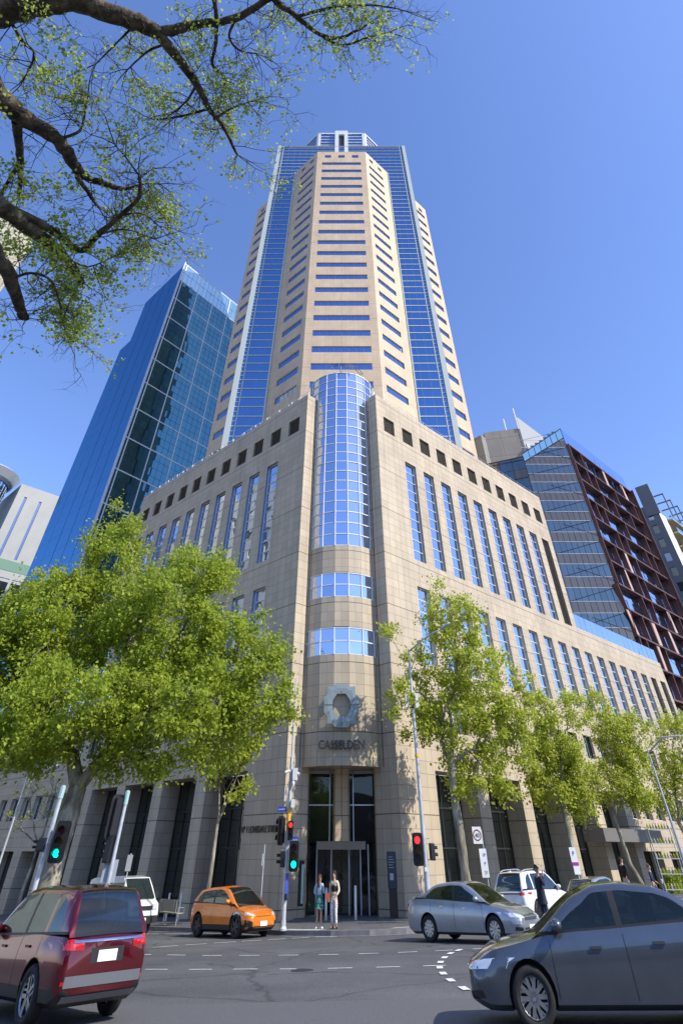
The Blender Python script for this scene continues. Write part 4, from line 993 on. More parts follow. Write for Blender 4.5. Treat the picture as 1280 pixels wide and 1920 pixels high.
def car(name,label,pos,head,sp,pm,group=None,skirt=None,rimm='alloy',roofm=None,rails=False,plate=None,badge=False):
    """sp: L,W,r(wheel radius),wb,fo(front overhang),zb,top=[(x,z)...],wid=[(x,w)...],belt=[(x,z)],house=[(x,z)...],pill=[x..],tum"""
    L,Wd,r,wb,fo=sp['L'],sp['W'],sp['r'],sp['wb'],sp['fo']; hw=Wd/2; xf=L/2; xr=-L/2; axf=xf-fo; axr=axf-wb
    z0=gz(pos[0],pos[1])+sp.get('dz',0); t=thing(name,(pos[0],pos[1],z0),label,'car',group)
    # tilt with the road plane and heading
    nrm=V((-.022,.02,1)).normalized(); f=V((math.cos(head),math.sin(head),0)); f=(f-nrm*f.dot(nrm)).normalized(); l=nrm.cross(f)
    rot=Matrix((f,l,nrm)).transposed().to_euler(); t.rotation_euler=rot
    zb=sp['zb']
    def sect(x):
        w=hw*interp(sp['wid'],x); zt=interp(sp['top'],x); b=interp(sp.get('bot',[(xr,zb+.12),(xr+.25,zb),(xf-.3,zb),(xf,zb+.10)]),x); cr=.035
        return [(0,b),(.80*w,b),(.955*w,b+.07),(.985*w,b+.22),(w,b+(zt-b)*.50),(.992*w,b+(zt-b)*.74),(.965*w,zt-.09),(.93*w,zt-.015),(.80*w,zt+.012),(.45*w,zt+cr*.8),(0,zt+cr)]
    xs=[xr,xr+.015,xr+.06]+[xr+.14+(L-.28)*i/34 for i in range(35)]+[xf-.06,xf-.015,xf]
    sc_=[]
    for x in xs:
        s_=sect(x); e=min(x-xr,xf-x)
        if e<.14:
            k=math.sqrt(max(0,1-(1-e/.14)**2))*.12+.88; zc=(s_[0][1]+s_[-1][1])/2; s_=[(a*k,zc+(b-zc)*(k*.9+.1)) for a,b in s_]
        sc_.append([(x,-a,b) for a,b in s_[::-1]]+[(x,a,b) for a,b in s_[1:-1]])
    mb=MB(); n=len(sc_[0])
    mb.v=[p for s_ in sc_ for p in s_]
    for i in range(len(xs)-1):
        for j in range(n): a=i*n+j; b=i*n+(j+1)%n; mb.f.append((a,b,b+n,a+n)); mb.m.append(0); mb.uv.append([(0,0)]*4)
    mb.f.append(tuple(range(n))[::-1]); mb.m.append(0); mb.uv.append([(0,0)]*n)
    q=(len(xs)-1)*n; mb.f.append(tuple(range(q,q+n))); mb.m.append(0); mb.uv.append([(0,0)]*n)
    body=mb.build('body',[pm,M['trim'],skirt or M['trim']],None,smooth=True)
    ct=MB()
    for ax in (axf,axr):
        for sgn in (1,-1): 
            k0=len(ct.v); nn=22; y0,y1=(hw+.2)*sgn,(hw-.30)*sgn
            R_=r*1.13
            for yy in (y0,y1):
                for j in range(nn): a=2*math.pi*j/nn; ct.v.append((ax+R_*math.cos(a),yy,r+.02+R_*math.sin(a)))
            for j in range(nn): ct.f.append((k0+j,k0+(j+1)%nn,k0+nn+(j+1)%nn,k0+nn+j)); ct.m.append(1); ct.uv.append([(0,0)]*4)
            ct.f.append(tuple(range(k0,k0+nn))[::-1]); ct.m.append(1); ct.uv.append([(0,0)]*nn); ct.f.append(tuple(range(k0+nn,k0+2*nn))); ct.m.append(1); ct.uv.append([(0,0)]*nn)
    cut=ct.build('cut',[pm,M['trim'],M['trim']])
    bmx=bmesh.new(); bmx.from_mesh(cut.data); bmesh.ops.recalc_face_normals(bmx,faces=bmx.faces); bmx.to_mesh(cut.data); bmx.free()
    bmx=bmesh.new(); bmx.from_mesh(body.data); bmesh.ops.recalc_face_normals(bmx,faces=bmx.faces); bmx.to_mesh(body.data); bmx.free()
    md=body.modifiers.new('b','BOOLEAN'); md.object=cut; md.operation='DIFFERENCE'; md.solver='EXACT'
    bpy.context.view_layer.update(); me=bpy.data.meshes.new_from_object(body.evaluated_get(bpy.context.evaluated_depsgraph_get()))
    body.modifiers.clear(); old=body.data; body.data=me; bpy.data.meshes.remove(old); bpy.data.objects.remove(cut)
    sk=sp.get('sk',0)
    for p in me.polygons:
        p.use_smooth=True
        c=p.center
        if p.material_index==0 and c.z<zb+sk: p.material_index=2
    me.set_sharp_from_angle(angle=R(32))
    body.parent=t
    vv=[v.co.copy() for v in me.vertices]; bvh=BVHTree.FromPolygons(vv,[tuple(p.vertices) for p in me.polygons])
    def drape(nm,c4,d,m,nx=6,ny=4,off=.006,parent=t,thick=0):
        d=V(d).normalized(); c4=[V(c) for c in c4]; g={}; pb=MB()
        for i in range(nx+1):
            for j in range(ny+1):
                u_,v_=i/nx,j/ny; p=(c4[0]*(1-u_)+c4[1]*u_)*(1-v_)+(c4[3]*(1-u_)+c4[2]*u_)*v_
                h=bvh.ray_cast(p-d*3,d)[0]; g[i,j]=(h-d*off) if h else None
        for i in range(nx):
            for j in range(ny):
                ps=[g[i,j],g[i+1,j],g[i+1,j+1],g[i,j+1]]
                if all(x is not None for x in ps):
                    nn=(ps[1]-ps[0]).cross(ps[2]-ps[1])
                    if nn.dot(d)>0: ps=ps[::-1]
                    pb.face(ps)
        if pb.f: return lpart(pb,nm,m,parent,smooth=True)
    # greenhouse
    hs=sp['house']; bl_=sp['belt']; x0,x1=hs[0][0],hs[-1][0]; NX=100; tum=sp.get('tum',.34)
    parts={k:MB() for k in ('roof','windscreen','rear_window','side_window','window_trim','side_window#','window_trim#')}
    def zt(x): return interp(hs,x)
    def bz(x): return interp(bl_,x)
    def wb_(x): return hw*interp(sp['wid'],x)*.925
    wt,rt=sp['wt'],sp['rt']   # x of windscreen top, rear glass top
    V_=[0]*7
    def vlist(x):
        H_=max(.001,(zt(x)-min(bz(x),zt(x)-.001))*.965); cx=sp.get('cx',x0)
        lim=.075 if x<wt-.1 else (.075+.055*min(1,(x-wt+.1)/.2)); tv=min(.9,.035/H_); tp=max(tv,1-lim/H_)
        e=x-cx
        if e<.42: q=max(0,e)/.42; tp=tv+(tp-tv)*math.sqrt(max(0,1-(1-q)**2))
        return [0,tv,tv+(tp-tv)/3,tv+(tp-tv)*2/3,tp,(1+tp)/2,1.0]
    def pt(x,k):
        b=min(bz(x),zt(x)-.001); H_=zt(x)-b; W0=wb_(x)
        nv=len(V_)
        if k<nv:
            v=vlist(x)[k]; z=b+H_*v*.965; y=W0-(z-b)*tum-.02*math.sin(math.pi*v)*-1
            if v>.9: y-=.03*(v-.9)/.1
            return (x,y,z)
        yr=W0-(H_*.965)*tum-.03; s_=(0,min(.3,.06/max(yr,.1)),.35,.6,.8,1.0)[k-nv+1]; y=yr*(1-s_)
        return (x,y,b+H_*.965+(H_*.035)*min(1,s_*2.5)+.012*s_)
    K=len(V_)+5
    for i in range(NX):
        xa,xb=x0+(x1-x0)*i/NX,x0+(x1-x0)*(i+1)/NX; xm=(xa+xb)/2
        for k in range(K-1):
            P=[pt(xa,k),pt(xb,k),pt(xb,k+1),pt(xa,k+1)]; cz=sum(p[2] for p in P)/4; cy=sum(p[1] for p in P)/4
            top=k>=len(V_)-1
            yr=wb_(xm)-(zt(xm)-bz(xm))*tum-.03
            if top:
                edge=k==len(V_)-1
                if edge: w_='roof'
                elif xm>wt: w_='windscreen'
                elif xm<rt: w_='rear_window'
                else: w_='roof'
            else:
                w_='side_window'
                if k>=4: w_='roof'
                elif k==0: w_='window_trim'
                else:
                    for (pa,pb_) in sp['pill']:
                        if pa<xm<pb_: w_='window_trim' if (pa,pb_) in sp.get('bp',sp['pill']) else 'roof'
            parts[w_].face(P); parts[w_+'#' if w_ in ('side_window','window_trim') else w_].face([(a,-b,c) for a,b,c in P][::-1])
    ob={}
    for k_,m in (('roof',roofm or pm),('windscreen',M['cargl']),('rear_window',M['cargl']),('side_window',M['cargl']),('window_trim',M['trim']),('side_window#',M['cargl']),('window_trim#',M['trim'])):
        if parts[k_].f:
            bm2=bmesh.new(); me2=None; o=lpart(parts[k_],k_.strip('#'),m,t,smooth=True)
            bm2.from_mesh(o.data); bmesh.ops.remove_doubles(bm2,verts=bm2.verts,dist=.0005); 
            bm2.to_mesh(o.data); bm2.free(); ob[k_]=o; o.data.polygons.foreach_set('use_smooth',[True]*len(o.data.polygons))
    # make side normals outward
    # seats and dash inside
    st=MB(); bzz=bz(0)
    for sx in (axf-wb*.42,axf-wb*.78):
        for sy in (-.36,.36): st.box(sx-.08,sx+.06,sy-.24,sy+.24,zb+.25,bzz+.30); st.box(sx-.02,sx+.05,sy-.12,sy+.12,bzz+.3,min(bzz+.44,zt(sx)-.12))
    st.box(x1-.75,x1-.35,-hw*.8,hw*.8,bzz-.2,bzz+.03) if x1>x0 else None
    lpart(st,'seat',M['seat'],t)
    # wheels
    for ax in (axf,axr):
        for sgn in (1,-1):
            wm_=MB(); yo=(hw-.02)*sgn; yi=(hw-.24)*sgn; c=(ax,0,r)
            def LT(mbx,prof,n=26): mbx.lathe([(a,b) for a,b in prof],c,n,0,'y')
            LT(wm_,[(.0,yo-.045*sgn),(.05,yo-.035*sgn),(.065,yo-.05*sgn)]); LT(wm_,[(r*.60,yo-.03*sgn),(r*.64,yo-.005*sgn),(r*.68,yo-.02*sgn),(r*.66,yi)])
            ns=sp.get('spokes',5)
            for j in range(ns):
                a=2*math.pi*j/ns; d=V((math.cos(a),0,math.sin(a))); e=V((-math.sin(a),0,math.cos(a))); b0=V(c)+V((0,yo-.05*sgn,0))
                wm_.obox(b0+d*.03-e*.035,d*(r*.62),e*.05,V((0,.03*sgn,0)))
                wm_.obox(b0+d*.03+e*.045,d*(r*.62),e*.025,V((0,.02*sgn,0)))
            wh=lpart(wm_,'wheel',M[rimm],t)
            dk=MB(); LT(dk,[(0,yo-.10*sgn),(r*.66,yo-.10*sgn)]); lpart(dk,'brake_disc',M['trim'],wh)
            ty=MB(); LT(ty,[(r*.66,yo-.02*sgn),(r*.72,yo+.005*sgn),(r*.90,yo+.01*sgn),(r*.975,yo-.02*sgn),(r,yo-.06*sgn),(r,yi+.05*sgn),(r*.95,yi),(r*.66,yi)]); lpart(ty,'tyre',M['tyre'],wh,smooth=True)
    # lights, plates, handles, mirrors
    F=(-1,0,0); Bk=(1,0,0)
    for sgn in (1,-1):
        for nm,ys,zs,d,m in sp['lights']:
            xx=L
            (ya,yb),(za,zb_,zc,zd)=ys,zs
            c=[(xx if d=='f' else -xx,sgn*ya,za),(xx if d=='f' else -xx,sgn*yb,zb_),(xx if d=='f' else -xx,sgn*yb,zc),(xx if d=='f' else -xx,sgn*ya,zd)]
            drape(nm,c,F if d=='f' else Bk,M[m] if isinstance(m,str) else m,10,5,.010)
        for (hx,hz) in sp['handles']:
            h=MB(); y=bvh.ray_cast(V((hx,sgn*3,hz)),V((0,-sgn,0)))[0]
            if y: h.obox((hx-.09,y.y-(.0 if sgn<0 else 0),hz-.014),(.18,0,0),(0,sgn*.028,0),(0,0,.03)); lpart(h,'door_handle',sp.get('hm',pm),t)
        # door seams
        for (sx,za,zb2) in sp['seams']:
            drape('door_seam',[(sx-.006,sgn*3,za),(sx+.006,sgn*3,za),(sx+.006,sgn*3,zb2),(sx-.006,sgn*3,zb2)],(0,-sgn,0),M['trim'],1,10,.002)
        mx_=sp['mir']; mz=bz(mx_)+.10; yb=wb_(mx_)
        m_=MB(); m_.lathe([(.0,0),(.07,.01),(.10,.06),(.095,.16),(.05,.20),(0,.205)],(0,0,0),12,0,'y')
        m_.v=[(mx_+x*.9,sgn*(yb-.02+y*1.15),mz+z*.75) for x,y,z in m_.v]; m_.obox((mx_-.03,sgn*(yb-.12),mz-.07),(.07,0,0),(0,sgn*.14,0),(0,0,.04))
        lpart(m_,'wing_mirror',sp.get('mm',pm),t,smooth=True)
    for (nm,y0,y1,za,zb2,d,m,off) in sp.get('extras',()):
        s_=1 if d=='f' else -1
        drape(nm,[(s_*L,y0,za),(s_*L,y1,za),(s_*L,y1,zb2),(s_*L,y0,zb2)],(-s_,0,0),M[m] if isinstance(m,str) else m,12,4,off)
    pz=sp['plate']
    for s_,z in ((1,pz[0]),(-1,pz[1])):
        h=bvh.ray_cast(V((s_*3*L,0,z)),V((-s_,0,0)))[0]
        p=MB(); p.box(h.x if s_>0 else h.x-.02,h.x+.02 if s_>0 else h.x,-.19,.19,z-.068,z+.068); lpart(p,'number_plate',plate or M['plate'],t)
    if rails:
        for sgn in (1,-1):
            p=MB(); a,b=rt+.1,wt-.15; pts=[(a+(b-a)*i/8,sgn*(wb_(a)-(zt(a)-bz(a))*tum-.07),zt(a+(b-a)*i/8)+(.045 if 0<i<8 else .0)) for i in range(9)]; p.tube(pts,.018,6); lpart(p,'roof_rail',M['steel'],t)
    if sp.get('fin'): 
        p=MB(); x=rt+.12; p.face([(x-.08,.012,zt(x)),(x+.10,.0,zt(x)),(x-.06,0,zt(x)+.07)]); p.face([(x-.08,-.012,zt(x)),(x-.06,0,zt(x)+.07),(x+.10,0,zt(x))]); p.face([(x-.08,.012,zt(x)),(x-.06,0,zt(x)+.07),(x-.08,-.012,zt(x))]); lpart(p,'roof_antenna',pm,t)
    return t
WD=lambda xr,xf,a=.90:[(xr,a-.03),(xr+.35,.96),(xr+.9,1.0),(xf-1.1,1.0),(xf-.45,.955),(xf-.12,a-.02),(xf,a-.09)]
# --- specifications
suv=dict(L=4.6,W=1.86,r=.365,wb=2.69,fo=.90,zb=.24,sk=.20,tum=.30,top=[(-2.3,.98),(-2.15,1.06),(-1.2,1.08),(.6,1.04),(1.0,1.02),(1.9,.90),(2.3,.78)],belt=[(-2.3,1.08),(.9,1.02)],
  house=[(-2.24,1.04),(-2.15,1.22),(-1.93,1.58),(-1.80,1.635),(-1.2,1.675),(-.3,1.69),(.15,1.66),(.45,1.55),(1.22,1.0)],wt=.35,rt=-1.86,wid=WD(-2.3,2.3,.95),pill=[(-.52,-.40),(-1.36,-1.28)],bp=[(-.52,-.40)],cp=.16,cx=-1.86,
  lights=[('tail_light',(.50,.93),(.88,.90,1.05,.99),'b','redl'),('headlight',(.48,.90),(.72,.74,.86,.80),'f','clearl'),('rear_reflector',(.42,.80),(.50,.50,.545,.54),'b','redl')],handles=[(.25,.90),(-.85,.92)],seams=[(1.0,.42,1.0),(-.46,.40,1.04),(-1.30,.62,1.04)],mir=.80,plate=(.52,.80),
  extras=[('rear_bumper',-.90,.90,.47,.60,'b',mat('grey bumper',(.10,.11,.125),.5),.018),('rear_skid_plate',-.72,.72,.30,.38,'b',mat('skid plate',(.22,.23,.25),.4,.5),.03),('tailgate_strip',-.85,.85,.975,1.005,'b','chrome',.02),('plate_recess',-.33,.33,.72,.90,'b','trim',.004),('grille',-.45,.45,.52,.74,'f','trim',.006)],fin=True,spokes=5)
hat=dict(L=4.28,W=1.83,r=.35,wb=2.70,fo=.84,zb=.17,sk=.16,tum=.34,top=[(-2.14,.92),(-2.0,1.02),(-1.2,1.02),(.5,.97),(.95,.93),(1.75,.78),(2.14,.62)],belt=[(-2.14,1.03),(.9,.94)],
  house=[(-2.08,1.0),(-1.95,1.15),(-1.66,1.38),(-1.5,1.42),(-.8,1.48),(-.1,1.50),(.35,1.43),(1.35,.86)],wt=.22,rt=-1.60,wid=WD(-2.14,2.14,.90),pill=[(-.42,-.34),(-1.30,-1.22)],cp=.2,cx=-1.62,
  lights=[('headlight',(.50,.88),(.62,.66,.76,.68),'f','clearl'),('tail_light',(.40,.88),(.88,.90,.98,.95),'b','redl'),('bumper_intake',(.62,.84),(.30,.33,.52,.46),'f','trim')],handles=[(.2,.80),(-.85,.84)],seams=[(.95,.35,.9),(-.38,.32,.95),(-1.15,.5,.95)],mir=.72,plate=(.40,.62),
  extras=[('lower_grille',-.55,.55,.20,.34,'f','trim',.008),('front_splitter',-.78,.78,.17,.205,'f',mat('silver splitter',(.35,.36,.38),.4,.5),.03),('nose_crease',-.42,.42,.60,.615,'f','trim',.004)],spokes=5)
sed=dict(L=4.82,W=1.83,r=.33,wb=2.78,fo=.98,zb=.19,sk=.0,tum=.36,top=[(-2.41,.88),(-2.25,1.04),(-1.5,1.06),(.6,.97),(1.0,.94),(1.95,.80),(2.41,.60)],belt=[(-2.4,1.06),(-1.5,1.04),(1.0,.93)],
  house=[(-1.98,1.05),(-1.5,1.20),(-1.05,1.38),(-.85,1.425),(-.3,1.465),(.1,1.45),(.4,1.37),(1.35,.90)],wt=.30,rt=-.98,wid=WD(-2.41,2.41,.90),pill=[(-.22,-.13)],cp=.20,cx=-1.42,
  lights=[('headlight',(.46,.88),(.58,.62,.73,.66),'f','clearl'),('tail_light',(.45,.90),(.78,.80,.98,.95),'b','redl'),('fog_light',(.62,.80),(.30,.32,.40,.38),'f','trim')],handles=[(.30,.82),(-.70,.86)],seams=[(1.02,.32,.90),(-.17,.30,.95),(-1.2,.55,.98)],mir=.86,plate=(.36,.78),
  extras=[('grille',-.42,.42,.53,.66,'f',mat('satin grille',(.16,.16,.18),.3,.7),.006),('grille_strip',-.44,.44,.655,.675,'f','chrome',.014),('lower_grille',-.50,.50,.25,.37,'f','trim',.006),('sill_strip',0,.01,.2,.21,'f','trim',.0)],hm=M['chrome'],spokes=10)
esuv=dict(suv); esuv.update(L=4.55,zb=.22,sk=.12,extras=[('light_bar',-.86,.86,.94,.98,'b',mat('dark red light bar',(.16,.01,.012),.2),.014),('rear_bumper',-.86,.86,.34,.52,'b','trim',.01),('grille',-.4,.4,.4,.6,'f','trim',.006)],lights=[('tail_light',(.60,.92),(.90,.92,1.02,1.0),'b','redl'),('headlight',(.48,.90),(.72,.74,.86,.80),'f','clearl')],spokes=7)
sml=dict(hat); sml.update(lights=[('tail_light',(.62,.88),(.74,.76,1.02,.96),'b','redl'),('headlight',(.50,.86),(.62,.66,.78,.70),'f','clearl')],extras=[('grille',-.4,.4,.36,.5,'f','trim',.006)],L=4.2)
PM={'red':paint('dark red metallic paint',(.115,.003,.011),.22,.6),'orange':paint('orange paint',(.78,.21,.006),.32,.15),'silver':paint('silver blue metallic paint',(.33,.36,.41),.33,.6),'navy':paint('dark navy metallic paint',(.10,.118,.145),.25,.6),'white':paint('white paint',(.72,.72,.72),.35,.0),'grey':paint('pale grey metallic paint',(.36,.37,.39),.33,.55)}
CG=None
ww=math.atan2(W.y,W.x); uu=math.atan2(U.y,U.x)
# red SUV: rear axle centre near (-5.05,16.35), heading up the left street
ax=V((-5.1,16.4,0)); c=ax+W*(2.69-(2.3-.90)+0.0)
c=ax-W*((2.3-.90)-2.69)
car('suv','dark red sport utility car driving away, nearest vehicle at lower left',(c.x,c.y),ww,suv,PM['red'],roofm=None)
hd=math.atan2(-.68,.735)
car('hatchback','bright orange hatchback turning the corner in front of the slender tree',(-4.95,36.75),hd,hat,PM['orange'],skirt=M['trim'],rimm='alloyd')
a=V((3.24,30.2,0)); b=V((5.45,28.25,0)); dr=(b-a).normalized(); lf=V((-dr.y,dr.x,0)); md_=(a+b)/2+lf*.90
c=md_+dr*((2.41-.98)-2.78/2)*-0 ; c=(a+dr*2.78)+lf*.9-dr*(2.41-.98)
car('sedan','silver blue saloon car crossing in front of the entrance, side on',(c.x,c.y),math.atan2(dr.y,dr.x),sed,PM['silver'])
c=V((9.5,38.9,0)); car('suv','white sport utility car parked at the right kerb, rear towards us',(c.x,c.y),uu,esuv,PM['white'],rimm='alloyd',rails=True)
c=V((14.35,44.0,0)); car('hatchback','small pale grey hatchback parked ahead of the white one on the right street',(c.x,c.y),uu,dict(sml,dz=-.12),PM['grey'])
dsp=dict(sed); dsp['house']=[(x,z+(max(0,z-.95))*.10) for x,z in sed['house']]; dsp['top']=[(x,z+.03) for x,z in sed['top']]; dsp['belt']=[(x,z+.03) for x,z in sed['belt']]; dsp.update(hm=PM['navy'],extras=[('grille',-.42,.42,.5,.66,'f','trim',.006),('lower_grille',-.50,.50,.25,.37,'f','trim',.006)],spokes=10)
hd2=R(180-11); c=V((2.28,14.5,0))-V((math.cos(hd2),math.sin(hd2),0))*2.41+V((0,.35,0))
dk=car('sedan','dark navy saloon car in the right foreground, cut by the frame, heading left',(c.x,c.y),hd2,dsp,PM['navy'])
# --- white van, partly behind the red one
def van():
    p=Lp(-7.2,9.0); z=gz(p.x,p.y); t=thing('van',(p.x,p.y,z),'white delivery van facing us at the left kerb behind the red car','van')
    f=-W; nrm=V((-.022,.02,1)).normalized(); f=(f-nrm*f.dot(nrm)).normalized(); l=nrm.cross(f); t.rotation_euler=Matrix((f,l,nrm)).transposed().to_euler()
    hw=.86
    prof=[(-2.35,.35),(-2.38,1.2),(-2.25,1.86),(-1.8,1.93),(0.6,1.95),(1.25,1.88),(1.62,1.55),(1.98,1.12),(2.28,.98),(2.36,.62),(2.34,.35)]
    mb=MB(); 
    def ring(k): return [(x,(hw-(max(0,z-1.05))*.16)*k,z) for x,z in prof]
    A=ring(1);Bn=ring(-1)
    n=len(prof)
    for i in range(n-1):
        a,b=A[i],A[i+1]; c_,d=Bn[i+1],Bn[i]
        s1=(a[0],a[1]*.9,a[2]);s2=(b[0],b[1]*.9,b[2])
        mb.quad(a,b,(c_[0],c_[1],c_[2]),(d[0],d[1],d[2]))
    mb.face(A[::-1]); mb.face(Bn); mb.quad(A[0],Bn[0],Bn[-1],A[-1])
    o=lpart(mb,'body',PM['white'],t)
    md=o.modifiers.new('bev','BEVEL'); md.width=.07; md.segments=3; md.limit_method='ANGLE'; md.angle_limit=R(15)
    bpy.context.view_layer.update(); me=bpy.data.meshes.new_from_object(o.evaluated_get(bpy.context.evaluated_depsgraph_get())); o.modifiers.clear(); o.data=me
    for q in me.polygons: q.use_smooth=True
    me.set_sharp_from_angle(angle=R(35))
    w=MB(); w.quad((1.31,.66,1.83),(2.0,.76,1.14),(2.0,-.76,1.14),(1.31,-.66,1.83)); w.v=[(x+.02,y,z+.02) for x,y,z in w.v]; w.f=[tuple(f_[::-1]) for f_ in w.f]; lpart(w,'windscreen',M['cargl2'],t)
    for s in (1,-1):
        for a,b in ((.35,1.5),(-.8,.25),(-2.0,-.9)):
            w=MB(); q=[(a,s*(hw+.006),1.12),(b+(.28 if b>1 else 0),s*(hw+.006),1.12),(b-(.1 if b>1 else 0),s*(hw-.098),1.72),(a,s*(hw-.098),1.72)]; w.face(q if s<0 else q[::-1]); lpart(w,'side_window',M['cargl2'],t)
        w=MB(); w.obox((2.20,s*.52,.80),(.15,0,0),(0,s*.26,0),(0,0,.17)); lpart(w,'headlight',M['clearl'],t)
        w=MB(); w.obox((1.7,s*.87,1.15),(.1,0,0),(0,s*.17,0),(0,0,.24)); lpart(w,'wing_mirror',M['trim'],t)
        for ax in (1.55,-1.35):
            w=MB(); w.lathe([(0,s*.84),(.19,s*.86),(.2,s*.84)],(ax,0,.32),18,0,'y'); wh=lpart(w,'wheel',M['alloy'],t)
            w=MB(); w.lathe([(.19,s*.87),(.30,s*.875),(.32,s*.82),(.32,s*.66)],(ax,0,.32),20,0,'y'); lpart(w,'tyre',M['tyre'],wh)
    w=MB(); w.box(2.33,2.38,-.5,.5,.80,.92); lpart(w,'grille',M['trim'],t); w=MB(); w.box(2.30,2.42,-.84,.84,.36,.60); lpart(w,'bumper',M['trim'],t)
    w=MB(); w.box(2.42,2.44,-.19,.19,.42,.54); lpart(w,'number_plate',M['plate'],t)
M['cargl2']=glass('dark van glass',(.6,.75,.7),(.012,.02,.018),.15,0)
van()
# ================================================================ street furniture
def emit(name,c,s): return mat(name,tuple(x*.5 for x in c),.3,emit=c,es=s)
M['green']=emit('lit green signal lens',(.0,1.0,.62),2.6); M['redon']=emit('lit red signal lens',(1.0,.02,.02),2.2)
M['lens']=mat('unlit signal lens',(.03,.028,.02),.2,coat=1.0); M['lensr']=mat('unlit red lens',(.10,.01,.01),.2); M['amberl']=mat('unlit amber lens',(.10,.06,.01),.2)
M['boxw']=mat('white equipment box',(.72,.73,.74),.4); M['yellow']=mat('yellow pole wrap',(.75,.42,.02),.5); M['blue']=mat('blue sign face',(.03,.07,.38),.4); M['signw']=mat('white sign face',(.78,.79,.78),.4)
M['signback']=mat('grey sign back',(.42,.45,.50),.4,.4)
def pole(parent,pts,r0,r1,m='galv',name='pole',n=10):
    mb=MB(); k=len(pts); mb.tube(pts,[r0+(r1-r0)*i/(k-1) for i in range(k)],n); return mb.build(name,M[m],parent,smooth=True,sharp=40)
def signal(parent,c,f,w_,h,lit,lens=3,board=True,r=None,name='signal_head'):
    """traffic signal: c centre, f facing direction (unit, horizontal), w,h overall size"""
    c=V(c);f=V(f).normalized(); s=V((-f.y,f.x,0)); mb=MB()
    def rr(w2,h2,rad,d0,d1,m=0):
        pts=[]
        for cx_,cz_,a0 in ((w2/2-rad,h2/2-rad,0),(-w2/2+rad,h2/2-rad,90),(-w2/2+rad,-h2/2+rad,180),(w2/2-rad,-h2/2+rad,270)):
            for k in range(5): a=R(a0+k*22.5); pts.append((cx_+rad*math.cos(a),cz_+rad*math.sin(a)))
        A=[c+s*x+Z*z+f*d1 for x,z in pts]; Bq=[c+s*x+Z*z+f*d0 for x,z in pts]
        mb.face(A,m); mb.face(Bq[::-1],m)
        for i in range(len(pts)): j=(i+1)%len(pts); mb.quad(Bq[i],Bq[j],A[j],A[i],m)
    hw=w_*(.62 if board else 1)
    if board: rr(w_,h,w_*.22,-.02,.0)
    rr(hw,h*(.84 if board else 1),.04,-.16,.03)
    o=mb.build(name,M['black'],parent)
    R_=r or min(hw*.42,h*.13)
    for i in range(lens):
        z=(1-i)*h*.27 if lens==3 else (.5-i)*h*.4
        m=lit.get(i,('lensr','amberl','lens')[i]); d=MB(); cc=c+Z*z+f*.035
        pts=[cc+s*(R_*math.cos(a))+Z*(R_*math.sin(a)) for a in [2*math.pi*k/16 for k in range(16)]]
        d.face(pts); d.build('signal_lens',M[m],o)
        v=MB(); A=[2*math.pi*k/16 for k in range(-1,10)]
        for a,b in zip(A,A[1:]):
            p=cc+s*(R_*1.12*math.cos(a))+Z*(R_*1.12*math.sin(a)); q=cc+s*(R_*1.12*math.cos(b))+Z*(R_*1.12*math.sin(b)); v.quad(p,q,q+f*.17,p+f*.17); v.quad(q,p,p+f*.17,q+f*.17)
        v.build('visor',M['black'],o)
    return o
def plate_(parent,c,f,w_,h,m,name='sign_plate',th=.012,back='signback'):
    c=V(c);f=V(f).normalized(); s=V((-f.y,f.x,0)); mb=MB(); mb.obox(c-s*w_/2-Z*h/2-f*th,s*w_,f*th,Z*h,1); a=c-s*w_/2-Z*h/2+f*.003; mb.face([a,a+s*w_,a+s*w_+Z*h,a+Z*h],0)
    return mb.build(name,[M[m],M[back]],parent)
def tx(s,size,c,f,m,parent,name='lettering',sx=1):
    f=V(f).normalized(); return text(s,size,tuple(V(c)+f*.012-Z*size*.36),(R(90),math.atan2(f.x,-f.y)),m,.002,parent,name,0,sx)
FC=V((0,-1,0))
# --- signal mast at the corner (left of the entrance)
px=atY(530,1745,36.2).x; bz=gz(px,36.2)+.14; P_=lambda x,y,dy=0:atY(x,y,36.2+dy)
T1=thing('traffic_light',(px,36.2,bz),'tall signal mast with many lamps, cameras and blue street signs left of the entrance','traffic light')
pz=lambda y:P_(540,y).z
pole(T1,[V((px,36.2,bz)),V((px,36.2,pz(1600))),V((px,36.2,pz(1420)))],.115,.085); pole(T1,[V((px+.0,36.2,pz(1420))),V((px,36.2,pz(1272)))],.05,.035,name='upper_pole')
mb=MB(); mb.lathe([(.17,0),(.17,.05),(.13,.12),(.12,.3)],(px,36.2,bz),12); mb.build('pole_base',M['galv'],T1)
mb=MB(); mb.lathe([(.098,pz(1556)),(.098,pz(1515))],(px,36.2,0),12); mb.build('pole_wrap',M['yellow'],T1)
signal(T1,P_(551,1605,-.28),FC,.44,1.0,{2:'green'}); 
signal(T1,P_(544.5,1557,-.28),FC,.24,.66,{0:'redon'},board=False,r=.085)
signal(T1,P_(526,1557,-.05),V((-.85,.5,0)),.5,1.0,{}); signal(T1,P_(526.5,1611,0),V((-.95,-.1,0)),.28,.52,{},lens=2,board=False)
for y in (1590,1622,1545): 
    mb=MB(); mb.tube([V((px,36.2,pz(y))),V((px+.25,35.95,pz(y)))],.02,5); mb.tube([V((px,36.2,pz(y))),V((px-.28,36.2,pz(y)))],.02,5); mb.build('bracket',M['galv'],T1)
bxw=MB(); c=P_(551,1452,-.1); bxw.obox(c-V((.06,.1,.22)),V((.24,0,0)),V((0,.2,0)),Z*.46); bxw.build('equipment_box',M['boxw'],T1)
bxw=MB(); c=P_(547,1507,-.1); bxw.obox(c-V((.03,.1,.14)),V((.17,0,0)),V((0,.2,0)),Z*.30); bxw.build('equipment_box',M['boxw'],T1)
